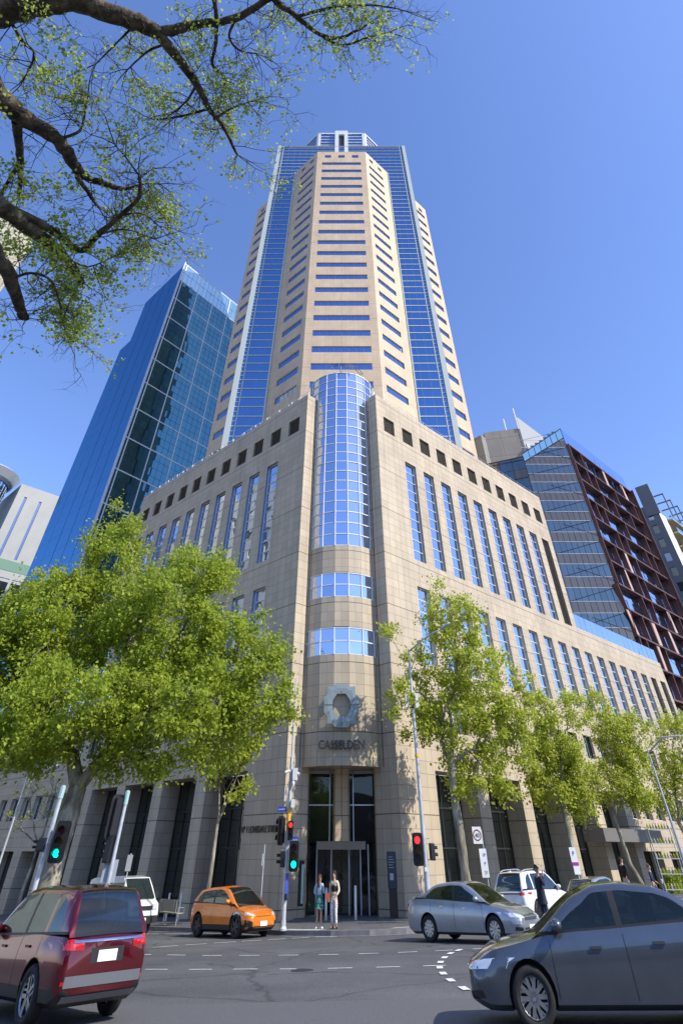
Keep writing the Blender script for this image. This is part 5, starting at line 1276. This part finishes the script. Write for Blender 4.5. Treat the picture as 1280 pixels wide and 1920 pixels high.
bxw=MB(); c=P_(537,1490,0); bxw.obox(c-V((.10,.02,.24)),V((.08,0,0)),V((0,.16,0)),Z*.55); bxw.build('antenna_panel',M['boxw'],T1)
for sx,y in ((-1,1446),(1,1449)):
    q=MB(); c=P_(548+sx*9,y,-.1); q.tube([c-V((sx*.12,0,-.02)),c+V((sx*.12,-.06,-.05))],.055,8); q.build('camera',M['boxw'],T1)
q=MB(); c=P_(549.5,1469,-.15); q.lathe([(0,.11),(.07,.09),(.085,0),(.08,-.03)],tuple(c),10); q.lathe([(.075,-.03),(.06,-.1),(0,-.13)],tuple(c),10); q.build('dome_camera',M['boxw'],T1)
f1=V((-.25,-.97,0)).normalized()
c=P_(528.5,1517,-.02); plate_(T1,c,FC,.44,.19,'blue','street_name_sign',back='blue'); tx('Lonsdale St',.095,c,FC,M['signw'],T1,'street_name',.8)
c=P_(551,1574,-.02); plate_(T1,c+V((-.02,0,0)),FC,.42,.20,'blue','street_name_sign',back='blue'); tx('Spring St',.105,c+V((0,0,.0)),FC,M['signw'],T1,'street_name',.85)
c=P_(537.5,1660,-.14); plate_(T1,c,V((.6,-.8,0)),.16,.75,'blue','parking_notice'); 
mb=MB(); c=P_(535.5,1682,-.14); mb.obox(c-V((.06,.05,.1)),V((.12,0,0)),V((0,.1,0)),Z*.2); mb.build('push_button',M['black'],T1)
# --- lamp column with signal right of the entrance
px=4.18; Yp=38.2; bz=gz(px,Yp)+.14; P_=lambda x,y,dy=0:atY(x,y,Yp+dy)
T2=thing('street_lamp',(px,Yp,bz),'tall grey lamp column carrying a red signal, behind the silver saloon','street lamp','grey street lamp columns')
tz=P_(772,1222).z; pole(T2,[V((px,Yp,bz)),V((px,Yp,bz+2.2)),V((px,Yp,bz+5)),V((px,Yp,tz))],.15,.07,n=12)
mb=MB(); a=V((px,Yp,tz)); b=P_(826,1180,-1.2); mb.tube([a,a.lerp(b,.45)+Z*.12,a.lerp(b,.8)+Z*.08,b],[.05,.045,.04,.035],8); mb.tube([V((px,Yp,tz-1.1)),a.lerp(b,.33)+Z*.06],.025,6); mb.build('lamp_arm',M['galv'],T2,smooth=True)
d=(b-a).normalized(); 
def luminaire(parent,b,d):
    q=MB(); s=V((-d.y,d.x,0)).normalized(); u_=s.cross(d)
    P=[(0,.05,.05),(.12,.13,.08),(.4,.17,.09),(.62,.13,.06),(.72,.02,.02)]; rings=[]
    for l_,w_,h in P: rings.append([b+d*l_+s*(w_*math.cos(R(a)))+Z*(h*math.sin(R(a))) for a in range(0,360,36)])
    for r1,r2 in zip(rings,rings[1:]):
        for k in range(10): q.quad(r1[k],r1[(k+1)%10],r2[(k+1)%10],r2[k])
    q.build('lamp_head',M['galv'],parent,smooth=True)
luminaire(T2,b,d)
for x,y,h in ((763,1309,.34),(780,1307,.34),(763,1322,.24),(782,1322,.26)):
    q=MB(); c=P_(x,y,-.05); q.obox(c-V((.12,.1,h/2)),V((.22,0,0)),V((0,.2,0)),Z*h); q.build('antenna_box',M['boxw'],T2)
mb=MB(); mb.lathe([(.12,P_(772,1328).z),(.12,P_(772,1300).z)],(px,Yp,0),10); mb.build('clamp_band',M['dark'],T2)
mb=MB(); mb.lathe([(.115,P_(788,1420).z),(.115,P_(788,1414).z)],(px,Yp,0),10); mb.build('pole_sticker',M['yellow'],T2)
signal(T2,P_(783,1592,-.25),V((-.15,-1,0)),.52,1.15,{0:'redon'}); signal(T2,P_(812,1597,0),V((.95,.25,0)),.32,.60,{},lens=2,board=False)
for y in (1572,1612):
    mb=MB(); z=P_(790,y).z; mb.tube([V((px-.35,Yp-.2,z)),V((px,Yp,z)),V((px+.3,Yp,z))],.022,5); mb.build('bracket',M['galv'],T2)
c=P_(798,1630,-.17); plate_(T2,c,FC,.12,.14,'signw','pole_notice')
c=P_(796,1655,-.05)-V((.2,0,0)); plate_(T2,c,V((1,-.2,0)),.12,.9,'blue','parking_notice')
# --- the two signals at far left
px,Yp=-7.85,20.0; P_=lambda x,y,dy=0:atY(x,y,Yp+dy); bz=gz(px,Yp)
T3=thing('traffic_light',(px,Yp,bz),'short signal post showing green in front of the thick tree trunk','traffic light')
tp_=P_(120,1475); px=atY(84,1600,Yp).x; pole(T3,[V((px,Yp,bz)),V((px,Yp,tp_.z))],.062,.055); mb=MB(); mb.lathe([(.068,tp_.z-.24),(.068,tp_.z),(.03,tp_.z+.03)],(px,Yp,0),10); mb.build('pole_cap',mat('pale green pole cap',(.42,.60,.55),.35,.3),T3)
signal(T3,P_(109,1578,-.12)+V((.05,0,0)),V((.12,-1,0)),.38,.78,{2:'green'},r=.078); signal(T3,P_(80,1584,0)-V((.05,0,0)),V((-1,.2,0)),.22,.26,{},lens=2,board=False)
px,Yp=-7.15,24.0; P_=lambda x,y,dy=0:atY(x,y,Yp+dy); bz=gz(px,Yp); px=atY(215,1600,Yp).x
T4=thing('traffic_light',(px,Yp,bz),'signal post turned away from us with a grey sign back below its lamps','traffic light')
tp_=P_(238,1484); pole(T4,[V((px,Yp,bz)),V((px,Yp,tp_.z))],.068,.06); mb=MB(); mb.lathe([(.075,tp_.z-.32),(.075,tp_.z),(.03,tp_.z+.03)],(px,Yp,0),10); mb.build('pole_cap',bpy.data.materials['pale green pole cap'],T4)
signal(T4,P_(216,1531,.0),V((-.8,.6,0)),.50,1.05,{}); signal(T4,P_(203,1591,0),V((-.9,.3,0)),.28,.62,{},board=False); plate_(T4,P_(206,1633,.08),V((-.3,1,0)),.42,.48,'signw','sign_plate')
for y in (1560,1612):
    mb=MB(); z=P_(215,y).z; mb.tube([V((px-.3,Yp,z)),V((px,Yp,z))],.02,5); mb.build('bracket',M['galv'],T4)
# --- far right lamp column and far left one
def lampcol(x,y,top,armpx,label,r=.11):
    bz=gz(x,y)+.14; t=thing('street_lamp',(x,y,bz),label,'street lamp','grey street lamp columns'); a=V((x,y,top)); pole(t,[V((x,y,bz)),a],r,r*.5)
    b=V(armpx); mb=MB(); mb.tube([a-Z*.2,a.lerp(b,.4)+Z*.35,b],[.05,.045,.035],7); mb.tube([a-Z*1.0,a.lerp(b,.3)+Z*.2],.025,5); mb.build('lamp_arm',M['galv'],t,smooth=True); luminaire(t,b,(b-a).normalized()); return t
pp=atY(1213,1405,50); lampcol(pp.x,50,pp.z,tuple(atY(1290,1378,48)),'slim lamp column leaning over the far right trees near the frame edge')
pp=atY(38,1500,48); lampcol(pp.x,48,pp.z+1.2,(pp.x+1.8,47,pp.z+1.5),'lamp column partly lost among the leaves at far left',.09)
# --- small things on the footpath
def post(x,y,h,label,name='bollard',r=.065,cat='bollard',group=None,m='steel'):
    t=thing(name,gp(x,y,.14),label,cat,group); z=gz(x,y)+.14; mb=MB(); mb.lathe([(r,0),(r,h-.02),(r*.85,h),(0,h)],(x,y,z),12); mb.build('shaft',M[m],t,smooth=True,sharp=35); mb=MB(); mb.lathe([(r*1.5,.0),(r*1.5,.015),(r,.02)],(x,y,z),12); mb.build('base_ring',M['steel'],t); return t
BG='steel bollards before the entrance'
post(-.83,43.1,1.15,'left steel bollard before the entrance, between the two women','bollard',.07,group=BG); post(.75,42.6,1.2,'right steel bollard before the entrance, right of the two women','bollard',.075,group=BG)
for i,(s,l) in enumerate(((13.2,'steel bollard by the left arcade, farther from the bench'),(11.9,'steel bollard by the left arcade, right behind the bench'))):
    p=Lp(-1.6,s); post(p.x,p.y,1.1,l,'bollard',.06,group='steel bollards by the left arcade')
# totem
t=thing('directory_totem',gp(2.95,43.0,.14),'dark directory pillar standing against the right entrance pier','sign'); z=gz(2.9,43)+.14
mb=MB(); mb.box(2.58,3.02,42.75,42.95,z,z+1.05); mb.build('lower_panel',mat('dark brown panel',(.035,.022,.018),.5),t); mb=MB(); mb.box(2.54,3.04,42.7,42.98,z+1.06,z+2.42); mb.build('sign_panel',mat('slate blue sign panel',(.035,.045,.07),.45),t)
for k in range(5): 
    mb=MB(); mb.box(2.62,2.62+.22+.05*(k%3),42.69,42.699,z+2.2-.1*k,z+2.225-.1*k); mb.build('directory_line',M['signback'],t)
mb=MB(); mb.box(2.66,2.86,42.69,42.699,z+1.35,z+1.6); mb.build('directory_map',M['signback'],t)
# wall notice left of the door
t=thing('notice_case',(-2.0,44.0,1),'narrow lit notice case on the left entrance pier','notice case'); mb=MB(); mb.box(-2.42,-2.1,43.62,43.70,.15,1.85); mb.build('case',M['black'],t); mb=MB(); mb.box(-2.24,-2.12,43.60,43.615,.25,1.7); mb.build('notice',mat('pale green notice',(.40,.55,.48),.4),t)
# sign posts
def signpost(px_,yb,Y,ytop,plates,label,r=.03):
    x=atY(px_,yb,Y).x; bz=gz(x,Y)+.14; top=atY(px_,ytop,Y).z; t=thing('sign_post',(x,Y,bz),label,'sign post'); pole(t,[V((x,Y,bz)),V((x,Y,top))],r,r)
    for (dx,yc,w_,h,m,f,nm) in plates: plate_(t,V((x+dx,Y-.04,atY(px_,yc,Y).z)),f,w_,h,m,nm)
    return t,x
t,x=signpost(488,1700,39.4,1583,[(-.05,1612,.16,.42,'signback',V((.9,-.4,0)),'sign_plate')],'thin post with an edge-on parking plate right of the orange hatchback')
t,x=signpost(226,1700,38,1600,[(0,1618,.26,.55,'signw',V((-.3,1,0)),'parking_plate')],'thin post with a pale parking plate above the white van')
f=V((-.35,-1,0)).normalized()
Y=39.2; t,x=signpost(921,1700,Y,1555,[],'post with a 40 speed sign and parking plates by the right arcade'); c=V((x-.25,Y-.05,atY(909,1566,Y).z)); plate_(t,c,FC,.46,.62,'signw','speed_sign')
mb=MB()
for k in range(28): 
    a,b=2*math.pi*k/28,2*math.pi*(k+1)/28; q=[c+V((.165*math.cos(v)*r_,-.01,.165*math.sin(v)*r_+.0)) for v,r_ in ((a,1),(b,1),(b,1.28),(a,1.28))]; mb.face(q)
mb.build('speed_ring',mat('dark red ring',(.22,.02,.03),.4),t); tx('40',.235,c-Z*.0,FC,M['black'],t,'speed_number')
c=V((x-.08,Y-.05,atY(915,1618,Y).z)); plate_(t,c,FC,.36,1.0,'signw','parking_plate'); 
for k,(s_,m_) in enumerate((('1P','blue'),('P','blue'),('2P','signback'))): tx(s_,.17,c+V((.04,0,.28-.3*k)),FC,M[m_],t,'parking_text')
Y=43.3; t,x=signpost(1097,1700,Y,1576,[],'post with white and purple parking plates left of the dark-coated man',.028); c=V((x-.05,Y-.05,atY(1091,1606,Y).z)); plate_(t,c,FC,.36,.72,'signw','parking_plate'); plate_(t,c+V((.02,0,-.52)),FC,.34,.32,'signw','parking_plate'); plate_(t,c+V((.0,-.01,-.28)),FC,.36,.13,'violet','clearway_band') if 'violet' in M else None
tx('P',.26,c+V((0,0,.12)),FC,M['blue'],t,'parking_text')
# litter bin
t=thing('litter_bin',gp(6.3,41.6,.14),'round steel litter bin behind the silver saloon, left of a tree trunk','bin'); mb=MB(); z=gz(6.3,41.6)+.14; mb.lathe([(.30,0),(.33,.05),(.33,1.02),(.36,1.04),(.36,1.10),(.30,1.14),(.0,1.16)],(6.3,41.6,z),18); mb.build('drum',M['steel'],t,smooth=True,sharp=30)
mb=MB(); mb.lathe([(.335,.75),(.335,.92)],(6.3,41.6,z),18); mb.build('slot',M['dark'],t)
# bench, seen from behind
p=Lp(-4.3,8.9); t=thing('bench',gp(p.x,p.y,.14),'beige perforated metal bench with its back to the road, left of the orange car','bench'); z=gz(p.x,p.y)+.14
B0=V((p.x,p.y,z)); sx=W; fx=U
mb=MB(); mb.obox(B0-sx*.85+Z*.43-fx*.05,sx*1.7,fx*.46,Z*.035); mb.build('seat',mat('beige perforated metal',(.36,.34,.27),.5,.3),t); mb=MB(); mb.obox(B0-sx*.85-fx*.10+Z*.50,sx*1.7,fx*.03-Z*0,Z*.42); mb.build('backrest',bpy.data.materials['beige perforated metal'],t)
for s_ in (-.62,.62):
    mb=MB(); mb.tube([B0+sx*s_+fx*.18,B0+sx*s_+fx*.18+Z*.43],.03,6); mb.tube([B0+sx*s_-fx*.1+Z*.42,B0+sx*s_-fx*.12+Z*.92],.02,6); mb.obox(B0+sx*(s_-.04)+fx*.0,sx*.08,fx*.36,Z*.015); mb.build('leg',M['steel'],t)
mb=MB(); a=B0-sx*.9; mb.tube([a+fx*.0+Z*.45,a+fx*.02+Z*.64,a+fx*.38+Z*.64,a+fx*.40+Z*.45],.018,6); mb.build('armrest',M['steel'],t)
# pedestrian railing, near left corner
t=thing('railing',gp(-3.5,7.8),'dark pedestrian railing at the bottom left corner of the frame','railing')
a=V((-6.2,10.2,0)); b=V((-1.5,6.08,0)); zt_=lambda p:gz(p.x,p.y)+.92
mb=MB(); mb.tube([V((a.x,a.y,zt_(a))),V((b.x,b.y,zt_(b)))],.028,8); mb.tube([V((a.x,a.y,zt_(a)-.14)),V((b.x,b.y,zt_(b)-.14))],.016,6); mb.tube([V((a.x,a.y,zt_(a)-.8)),V((b.x,b.y,zt_(b)-.8))],.016,6); mb.build('rail',mat('aged bronze rail',(.12,.10,.07),.4,.6),t)
for k in range(44):
    p=a.lerp(b,k/43); mb=MB(); z=zt_(p); mb.tube([V((p.x,p.y,z-.8)),V((p.x,p.y,z-.14))],.007,4); mb.build('baluster',M['dark'],t)
for k in range(4): p=a.lerp(b,k/3); mb=MB(); mb.tube([V((p.x,p.y,gz(p.x,p.y))),V((p.x,p.y,zt_(p)))],.022,6); mb.build('rail_post',M['dark'],t)
# hedge and cafe planters on the right footpath
def hedge(s0,s1,off_,h,label,seed):
    c=Lp((s0+s1)/2,-off_); z=gz(c.x,c.y)+.14; t=thing('hedge',(c.x,c.y,z),label,'hedge'); rg=np.random.default_rng(seed); n=260; pts=[]
    for _ in range(n): q=Lp(rg.uniform(s0,s1),-off_+rg.uniform(-.25,.25),0); pts.append((q.x,q.y,z+.1+rg.uniform(.0,h)))
    mb=MB(); 
    for k in range(14): q=Lp(s0+(s1-s0)*k/13,-off_,z); mb.tube([q,q+Z*h*.8],.012,4)
    mb.build('stems',M['bark'],t); leaves('foliage',pts,16,(.16,.16,.14),.10,M['leaf'],t,seed+1)
hedge(35.0,37.0,2.4,1.0,'clipped green hedge beside the tree with the leaning trunk',71); hedge(38.5,42.5,2.4,1.1,'longer green hedge in front of the low doorways at right',72)
for i,s in enumerate((39.5,41.2,42.6)):
    q=Lp(s,-3.4); z=gz(q.x,q.y)+.14; t=thing('planter',(q.x,q.y,z),('%s dark planter box with grass before the right hedge'%('nearest','middle','farthest')[i]),'planter','planters before the hedge'); mb=MB(); mb.obox(V((q.x-.3,q.y-.2,z)),V((.6,0,0)),V((0,.4,0)),Z*.55); mb.build('box',M['dark'],t); leaves('grass',[(q.x+rnd.uniform(-.25,.25),q.y,z+.6+rnd.uniform(0,.2)) for _ in range(30)],10,(.06,.06,.1),.09,M['leaf3'],t,80+i)
q=Lp(36.5,-4.6); z=gz(q.x,q.y)+.14; t=thing('shelf_rack',(q.x+3.2,q.y+2,z),'tall open metal shelf rack of pots at the right edge','shelf rack'); c=atY(1256,1620,56); 
mb=MB()
for dx in (-.9,.9): 
    for dy in (0,.4): mb.tube([(c.x+dx,56+dy,gz(c.x,56)),(c.x+dx,56+dy,c.z+1.9)],.035,5)
mb.build('frame',M['galv'],t)
for k in range(5):
    mb=MB(); zz=gz(c.x,56)+.5+.75*k; mb.box(c.x-.9,c.x+.9,56,56.4,zz,zz+.04); o=mb.build('shelf',M['galv'],t)
    for j in range(8): mb=MB(); mb.lathe([(.07,0),(.08,.16),(.03,.26),(.03,.3)],(c.x-.78+.22*j,56.2,zz+.04),8); mb.build('pot',M[('leaf3','louvre','conc','leaf')[(j*3+k)%4]],o)
# ================================================================ people
skinm=mat('skin',(.50,.30,.21),.55); skind=mat('darker skin',(.30,.17,.11),.55)
def skel(J,E,scale,name,m,parent,lv=2,root='pelvis'):
    names=list(J); idx={k:i for i,k in enumerate(names)}
    me=bpy.data.meshes.new(name); me.from_pydata([tuple(c*scale for c in J[k][:3]) for k in names],[(idx[a],idx[b]) for a,b in E],[])
    o=bpy.data.objects.new(name,me); col.objects.link(o); md=o.modifiers.new('s','SKIN'); md.use_smooth_shade=True
    for k,sv in zip(names,me.skin_vertices[0].data):
        r=J[k][3]; r=(r,r) if not hasattr(r,'__len__') else r; sv.radius=(r[0]*scale,r[1]*scale); sv.use_root=(k==root)
    if lv: s2=o.modifiers.new('d','SUBSURF'); s2.levels=lv; s2.render_levels=lv
    bpy.context.view_layer.update(); nm=bpy.data.meshes.new_from_object(o.evaluated_get(bpy.context.evaluated_depsgraph_get())); o.modifiers.clear(); o.data=nm; bpy.data.meshes.remove(me)
    nm.materials.clear(); nm.materials.append(m); nm.polygons.foreach_set('use_smooth',[True]*len(nm.polygons)); o.parent=parent; return o
def person(pos,face,label,h=1.68,pose=None,top=None,bottom=None,shoes=None,hair=None,skin=None,longhair=False,skirt=None,coat=None,bagc=None,female=True,foot=.14,group=None,sleeves=True):
    """x right, y forward (facing), z up; 1.0 = 1 metre at h=1.75"""
    z=gz(pos[0],pos[1])+foot; t=thing('person',(pos[0],pos[1],z),label,'person',group,rz=face); k=h/1.75
    p=dict(shL=(-.19,0,1.44),elL=(-.25,-.03,1.15),haL=(-.24,.08,.90),shR=(.19,0,1.44),elR=(.25,-.03,1.15),haR=(.24,.08,.90),hpL=(-.10,0,.94),knL=(-.10,.03,.50),anL=(-.10,-.02,.09),hpR=(.10,0,.94),knR=(.10,.03,.50),anR=(.10,-.02,.09))
    if pose: p.update(pose)
    sw=.92 if female else 1.05
    for s in ('shL','shR'): p[s]=(p[s][0]*sw,p[s][1],p[s][2])
    J={'pelvis':(0,0,.97,(.125,.09)),'waist':(0,0,1.12,(.105 if female else .125,.08)),'chest':(0,.0,1.32,(.135 if female else .155,.095)),'neckb':(0,0,1.47,(.075,.06)),'neck':(0,.01,1.53,.05),'jaw':(0,.025,1.585,(.06,.07)),'head':(0,.012,1.655,(.075,.09)),'crown':(0,.0,1.72,(.055,.06)),'nose':(0,.105,1.635,.016)}
    E=[('pelvis','waist'),('waist','chest'),('chest','neckb'),('neckb','neck'),('neck','jaw'),('jaw','head'),('head','crown'),('head','nose')]
    def fingers(ha,el,s):
        d=(V(ha)-V(el)).normalized(); side=V((1,0,0))-d*d.x; side.normalize(); b=V(ha)
        q=b+d*.05; J['palm'+s]=(q.x,q.y,q.z,(.034,.016)); E.append(('ha'+s,'palm'+s))
        for i,(o,l) in enumerate(((-.028,.062),(-.010,.075),(.010,.070),(.027,.055))):
            a=q+d*.035+side*o; e=a+d*l+V((0,.018,0)); J['f%d%s'%(i,s)]=(a.x,a.y,a.z,.0085); J['g%d%s'%(i,s)]=(e.x,e.y,e.z,.007); E.append(('palm'+s,'f%d%s'%(i,s))); E.append(('f%d%s'%(i,s),'g%d%s'%(i,s)))
        sg=1 if s=='L' else -1; a=q+side*.04*sg+V((0,.02,0)); J['th'+s]=(a.x,a.y,a.z,.010); E.append(('palm'+s,'th'+s)); e=a+d*.035; J['ti'+s]=(e.x,e.y,e.z,.008); E.append(('th'+s,'ti'+s))
    for s in 'LR':
        J['sh'+s]=(*p['sh'+s],.055); J['el'+s]=(*p['el'+s],.040); J['ha'+s]=(*p['ha'+s],.026); E+= [('chest','sh'+s),('sh'+s,'el'+s),('el'+s,'ha'+s)]; fingers(p['ha'+s],p['el'+s],s)
        J['hp'+s]=(*p['hp'+s],.085); J['kn'+s]=(*p['kn'+s],.055); J['an'+s]=(*p['an'+s],.036); a=p['an'+s]; J['to'+s]=(a[0],a[1]+.17,.035,(.038,.025)); J['he'+s]=(a[0],a[1]-.03,.04,.032)
        E+=[('pelvis','hp'+s),('hp'+s,'kn'+s),('kn'+s,'an'+s),('an'+s,'he'+s),('he'+s,'to'+s)]
    skel(J,E,k,'body',skin or skinm,t)
    G=lambda n,r:(*J[n][:3],r)
    if top:
        T_={'pelvis':G('pelvis',(.14,.105)),'waist':G('waist',(.125 if female else .145,.10)),'chest':G('chest',(.155 if female else .175,.115)),'neckb':(0,0,1.46,(.085,.07)),'shL':G('shL',.07),'shR':G('shR',.07),'elL':G('elL',.055),'elR':G('elR',.055),'wrL':(*tuple(V(p['elL']).lerp(V(p['haL']),.86)),.040),'wrR':(*tuple(V(p['elR']).lerp(V(p['haR']),.86)),.040)}
        skel(T_,[('pelvis','waist'),('waist','chest'),('chest','neckb'),('chest','shL'),('chest','shR'),('shL','elL'),('shR','elR'),('elL','wrL'),('elR','wrR')],k,'jacket' if coat else 'top',top,t)
    if coat:   # long open coat skirt
        mb=MB(); prof=[(.20,1.16),(.205,1.0),(.23,.82),(.25,coat)]
        A=[R(a) for a in range(115,426,12)]
        for (r0,z0),(r1,z1) in zip(prof,prof[1:]):
            for a,b in zip(A,A[1:]): mb.quad((r0*math.cos(a)*k,r0*.72*math.sin(a)*k,z0*k),(r0*math.cos(b)*k,r0*.72*math.sin(b)*k,z0*k),(r1*math.cos(b)*k,r1*.72*math.sin(b)*k,z1*k),(r1*math.cos(a)*k,r1*.72*math.sin(a)*k,z1*k))
        lpart(mb,'coat_skirt',top,t,smooth=True)
    if skirt:
        mb=MB(); prof=[(.150,1.08),(.185,.95),(.215,.78),(.25,skirt[1])]; n=28
        def rr(r,a,f): return r*(1+f*.06*math.sin(7*a))
        for q,((r0,z0),(r1,z1)) in enumerate(zip(prof,prof[1:])):
            for i in range(n):
                a,b=2*math.pi*i/n,2*math.pi*(i+1)/n; f0,f1=q/3,(q+1)/3
                mb.quad(*[(rr(r,x,f)*math.cos(x)*k,rr(r,x,f)*.75*math.sin(x)*k,z_*k) for r,x,z_,f in ((r1,a,z1,f1),(r1,b,z1,f1),(r0,b,z0,f0),(r0,a,z0,f0))])
        lpart(mb,'skirt',skirt[0],t,smooth=True)
    if bottom:
        T_={'pelvis':G('pelvis',(.135,.10)),'waist':(0,0,1.06,(.12,.09))}
        e=[('pelvis','waist')]
        for s in 'LR': T_['hp'+s]=G('hp'+s,.098); T_['kn'+s]=G('kn'+s,.075); a=V(J['kn'+s][:3]).lerp(V(J['an'+s][:3]),.9); T_['an'+s]=(*tuple(a),.065); e+=[('pelvis','hp'+s),('hp'+s,'kn'+s),('kn'+s,'an'+s)]
        skel(T_,e,k,'trousers',bottom,t)
    for s in 'LR':
        a=p['an'+s]; mb=MB(); 
        P=[(-.07,.030,.055),(-.02,.042,.075),(.07,.046,.06),(.15,.043,.045),(.20,.022,.03)]; rg_=[]
        for y,w_,hh in P: rg_.append([((a[0]+w_*math.cos(R(q)))*k,(a[1]+y)*k,max(.004,(hh*.5+hh*.62*math.sin(R(q))))*k+(0 if a[2]<.12 else (a[2]-.09)*k)) for q in range(0,360,36)])
        for r1,r2 in zip(rg_,rg_[1:]):
            for i in range(10): mb.quad(r1[i],r2[i],r2[(i+1)%10],r1[(i+1)%10])
        mb.face(rg_[0]); mb.face(rg_[-1][::-1]); lpart(mb,'shoe',shoes or M['black'],t,smooth=True)
    if hair:
        H={'a':(0,-.03,1.68,(.082,.08)),'b':(0,.005,1.725,(.068,.075)),'c':(0,.05,1.735,(.05,.03))}; e=[('a','b'),('b','c')]
        if longhair: H['d']=(0,-.075,1.56,(.085,.05)); H['e']=(0,-.095,1.40,(.095,.04)); H['f']=(0,-.10,1.30,(.06,.03)); e+=[('a','d'),('d','e'),('e','f')]
        else: H['d']=(0,-.065,1.62,(.065,.045)); e+=[('a','d')]
        skel(H,e,k,'hair',hair,t,root='a')
    ey=MB()
    for s in (-1,1): ey.lathe([(.0,.004),(.008,.003),(.011,0)],(s*.030*k,.092*k,1.655*k),8,0,'y')
    lpart(ey,'eyes',M['black'],t); ey=MB(); ey.box(-.022*k,.022*k,.092*k,.098*k,1.592*k,1.600*k); lpart(ey,'mouth',mat('lips',(.35,.12,.10),.5) if 'lips' not in bpy.data.materials else bpy.data.materials['lips'],t)
    return t
C=lambda n,c:noisy(n,c,.22,9,.85)
den=C('light blue denim jacket',(.36,.47,.62)); 
fl=mat('green flowered skirt',(.03,.24,.19),.7); tc=N(fl,'ShaderNodeTexCoord'); vo=N(fl,'ShaderNodeTexVoronoi',Scale=16.0); LK(fl,tc.outputs['Object'],vo.inputs['Vector']); LK(fl,ramp(fl,[(.22,(.55,.50,.52)),(.3,(.02,.26,.20)),(.6,(.01,.12,.12))],vo.outputs['Distance']),BS(fl).inputs['Base Color'])
lp=mat('spotted white trousers',(.6,.6,.58),.7); tc=N(lp,'ShaderNodeTexCoord'); vo=N(lp,'ShaderNodeTexVoronoi',Scale=22.0); LK(lp,tc.outputs['Object'],vo.inputs['Vector']); LK(lp,ramp(lp,[(.28,(.05,.05,.05)),(.36,(.72,.71,.68))],vo.outputs['Distance']),BS(lp).inputs['Base Color'])
w1=person((-1.02,36.55),R(-30),'woman in a light blue denim jacket and green flowered skirt, left of the pair',1.62,dict(elR=(.22,.08,1.14),haR=(.06,.22,1.24),elL=(-.27,-.04,1.16),haL=(-.14,.10,1.02),anL=(-.09,-.10,.09),anR=(.09,.04,.09)),top=den,skirt=(fl,.62),shoes=M['boxw'],hair=C('auburn hair',(.12,.055,.028)),longhair=True)
w2=person((-.33,36.15),R(150),'long-haired woman in black with cream sleeve and spotted trousers, right of the pair',1.70,dict(elR=(.26,-.02,1.16),haR=(.22,.10,.93),elL=(-.25,-.02,1.15),haL=(-.16,.12,.98)),top=C('cream cardigan',(.62,.56,.40)),bottom=lp,shoes=M['black'],hair=C('dark brown long hair',(.05,.03,.02)),longhair=True)
for nm,mm,pr in (('vest',C('black vest',(.012,.014,.02)),((0,0,1.05,(.15,.12)),(0,0,1.25,(.165,.13)),(0,0,1.40,(.13,.10)))),):
    skel({'pelvis':pr[0],'b':pr[1],'c':pr[2]},[('pelvis','b'),('b','c')],.975,nm,mm,w2)
t=thing('handbag',(-.62,36.1,gz(-.6,36.1)+.14+.82),'small orange handbag hanging at the side of the woman in spotted trousers','handbag'); z=gz(-.6,36.1)+.14
mb=MB(); mb.obox((-.70,36.0,z+.84),(.15,0,0),(0,.09,0),(0,0,.22)); mb.build('bag',C('orange leather',(.45,.08,.02)),t); mb=MB(); mb.tube([(-.70,36.05,z+1.1),(-.66,36.08,z+1.32),(-.58,36.1,z+1.40),(-.54,36.05,z+1.1)],.01,5); mb.build('strap',M['black'],t)
nv=C('dark navy coat',(.016,.020,.035)); jn=C('dark blue jeans',(.02,.035,.075))
person((8.15,32.3),R(-75),'man in a dark coat and jeans with a hand raised to his face',1.80,dict(elR=(.27,.06,1.22),haR=(.13,.16,1.52),elL=(-.24,.0,1.15),haL=(-.20,.10,.92),anL=(-.08,-.06,.09),anR=(.10,.08,.09),knR=(.10,.08,.5)),top=nv,bottom=jn,coat=.74,hair=C('short black hair',(.015,.012,.01)),skin=skind,female=False,foot=.0)
person((15.2,41.7),R(-60),'man in a black jacket over a lilac shirt walking behind the dark saloon',1.86,dict(elR=(.25,-.06,1.16),haR=(.22,-.10,.92),elL=(-.25,.05,1.15),haL=(-.24,.16,.92)),top=C('black jacket',(.014,.014,.016)),bottom=C('pale lilac trousers',(.42,.40,.55)),hair=C('black hair',(.012,.01,.01)),female=False,foot=.22)
sh=MB(); 
person((17.2,43.2),R(-120),'fair-haired person in navy top holding a white cup, behind the dark saloon roof',1.62,dict(elR=(.25,.03,1.16),haR=(.20,.22,1.05)),top=C('navy top',(.03,.035,.10)),bottom=jn,hair=C('light brown hair',(.22,.15,.09)),female=True,foot=.14)
t=thing('paper_cup',(17.75,43.0,1.1),'white paper cup held out by the fair-haired person in navy','cup'); mb=MB(); z=gz(17.5,43)+1.05; mb.lathe([(0,0),(.035,0),(.045,.12),(.047,.125),(0,.13)],(17.62,42.95,z),12); mb.build('cup',M['boxw'],t); mb=MB(); mb.lathe([(.048,.12),(.048,.14),(.03,.15),(0,.15)],(17.62,42.95,z),12); mb.build('lid',M['boxw'],t)
person((-.12,47.6),R(160),'person in a pale shirt and dark vest inside the entrance glass, left of centre',1.66,top=C('pale lilac shirt',(.34,.33,.48)),bottom=C('black trousers',(.012,.012,.014)),hair=C('dark hair',(.015,.012,.01)),foot=.16)
person((2.0-.15,47.3),R(-160),'man in a grey shirt and black trousers walking inside the entrance glass, at right',1.76,dict(anL=(-.1,-.22,.12),anR=(.1,.2,.09),knL=(-.1,-.02,.5),knR=(.1,.15,.5)),top=C('grey shirt',(.24,.27,.31)),bottom=C('black trousers b',(.012,.012,.014)),hair=C('brown hair',(.08,.05,.03)),female=False,foot=.16)
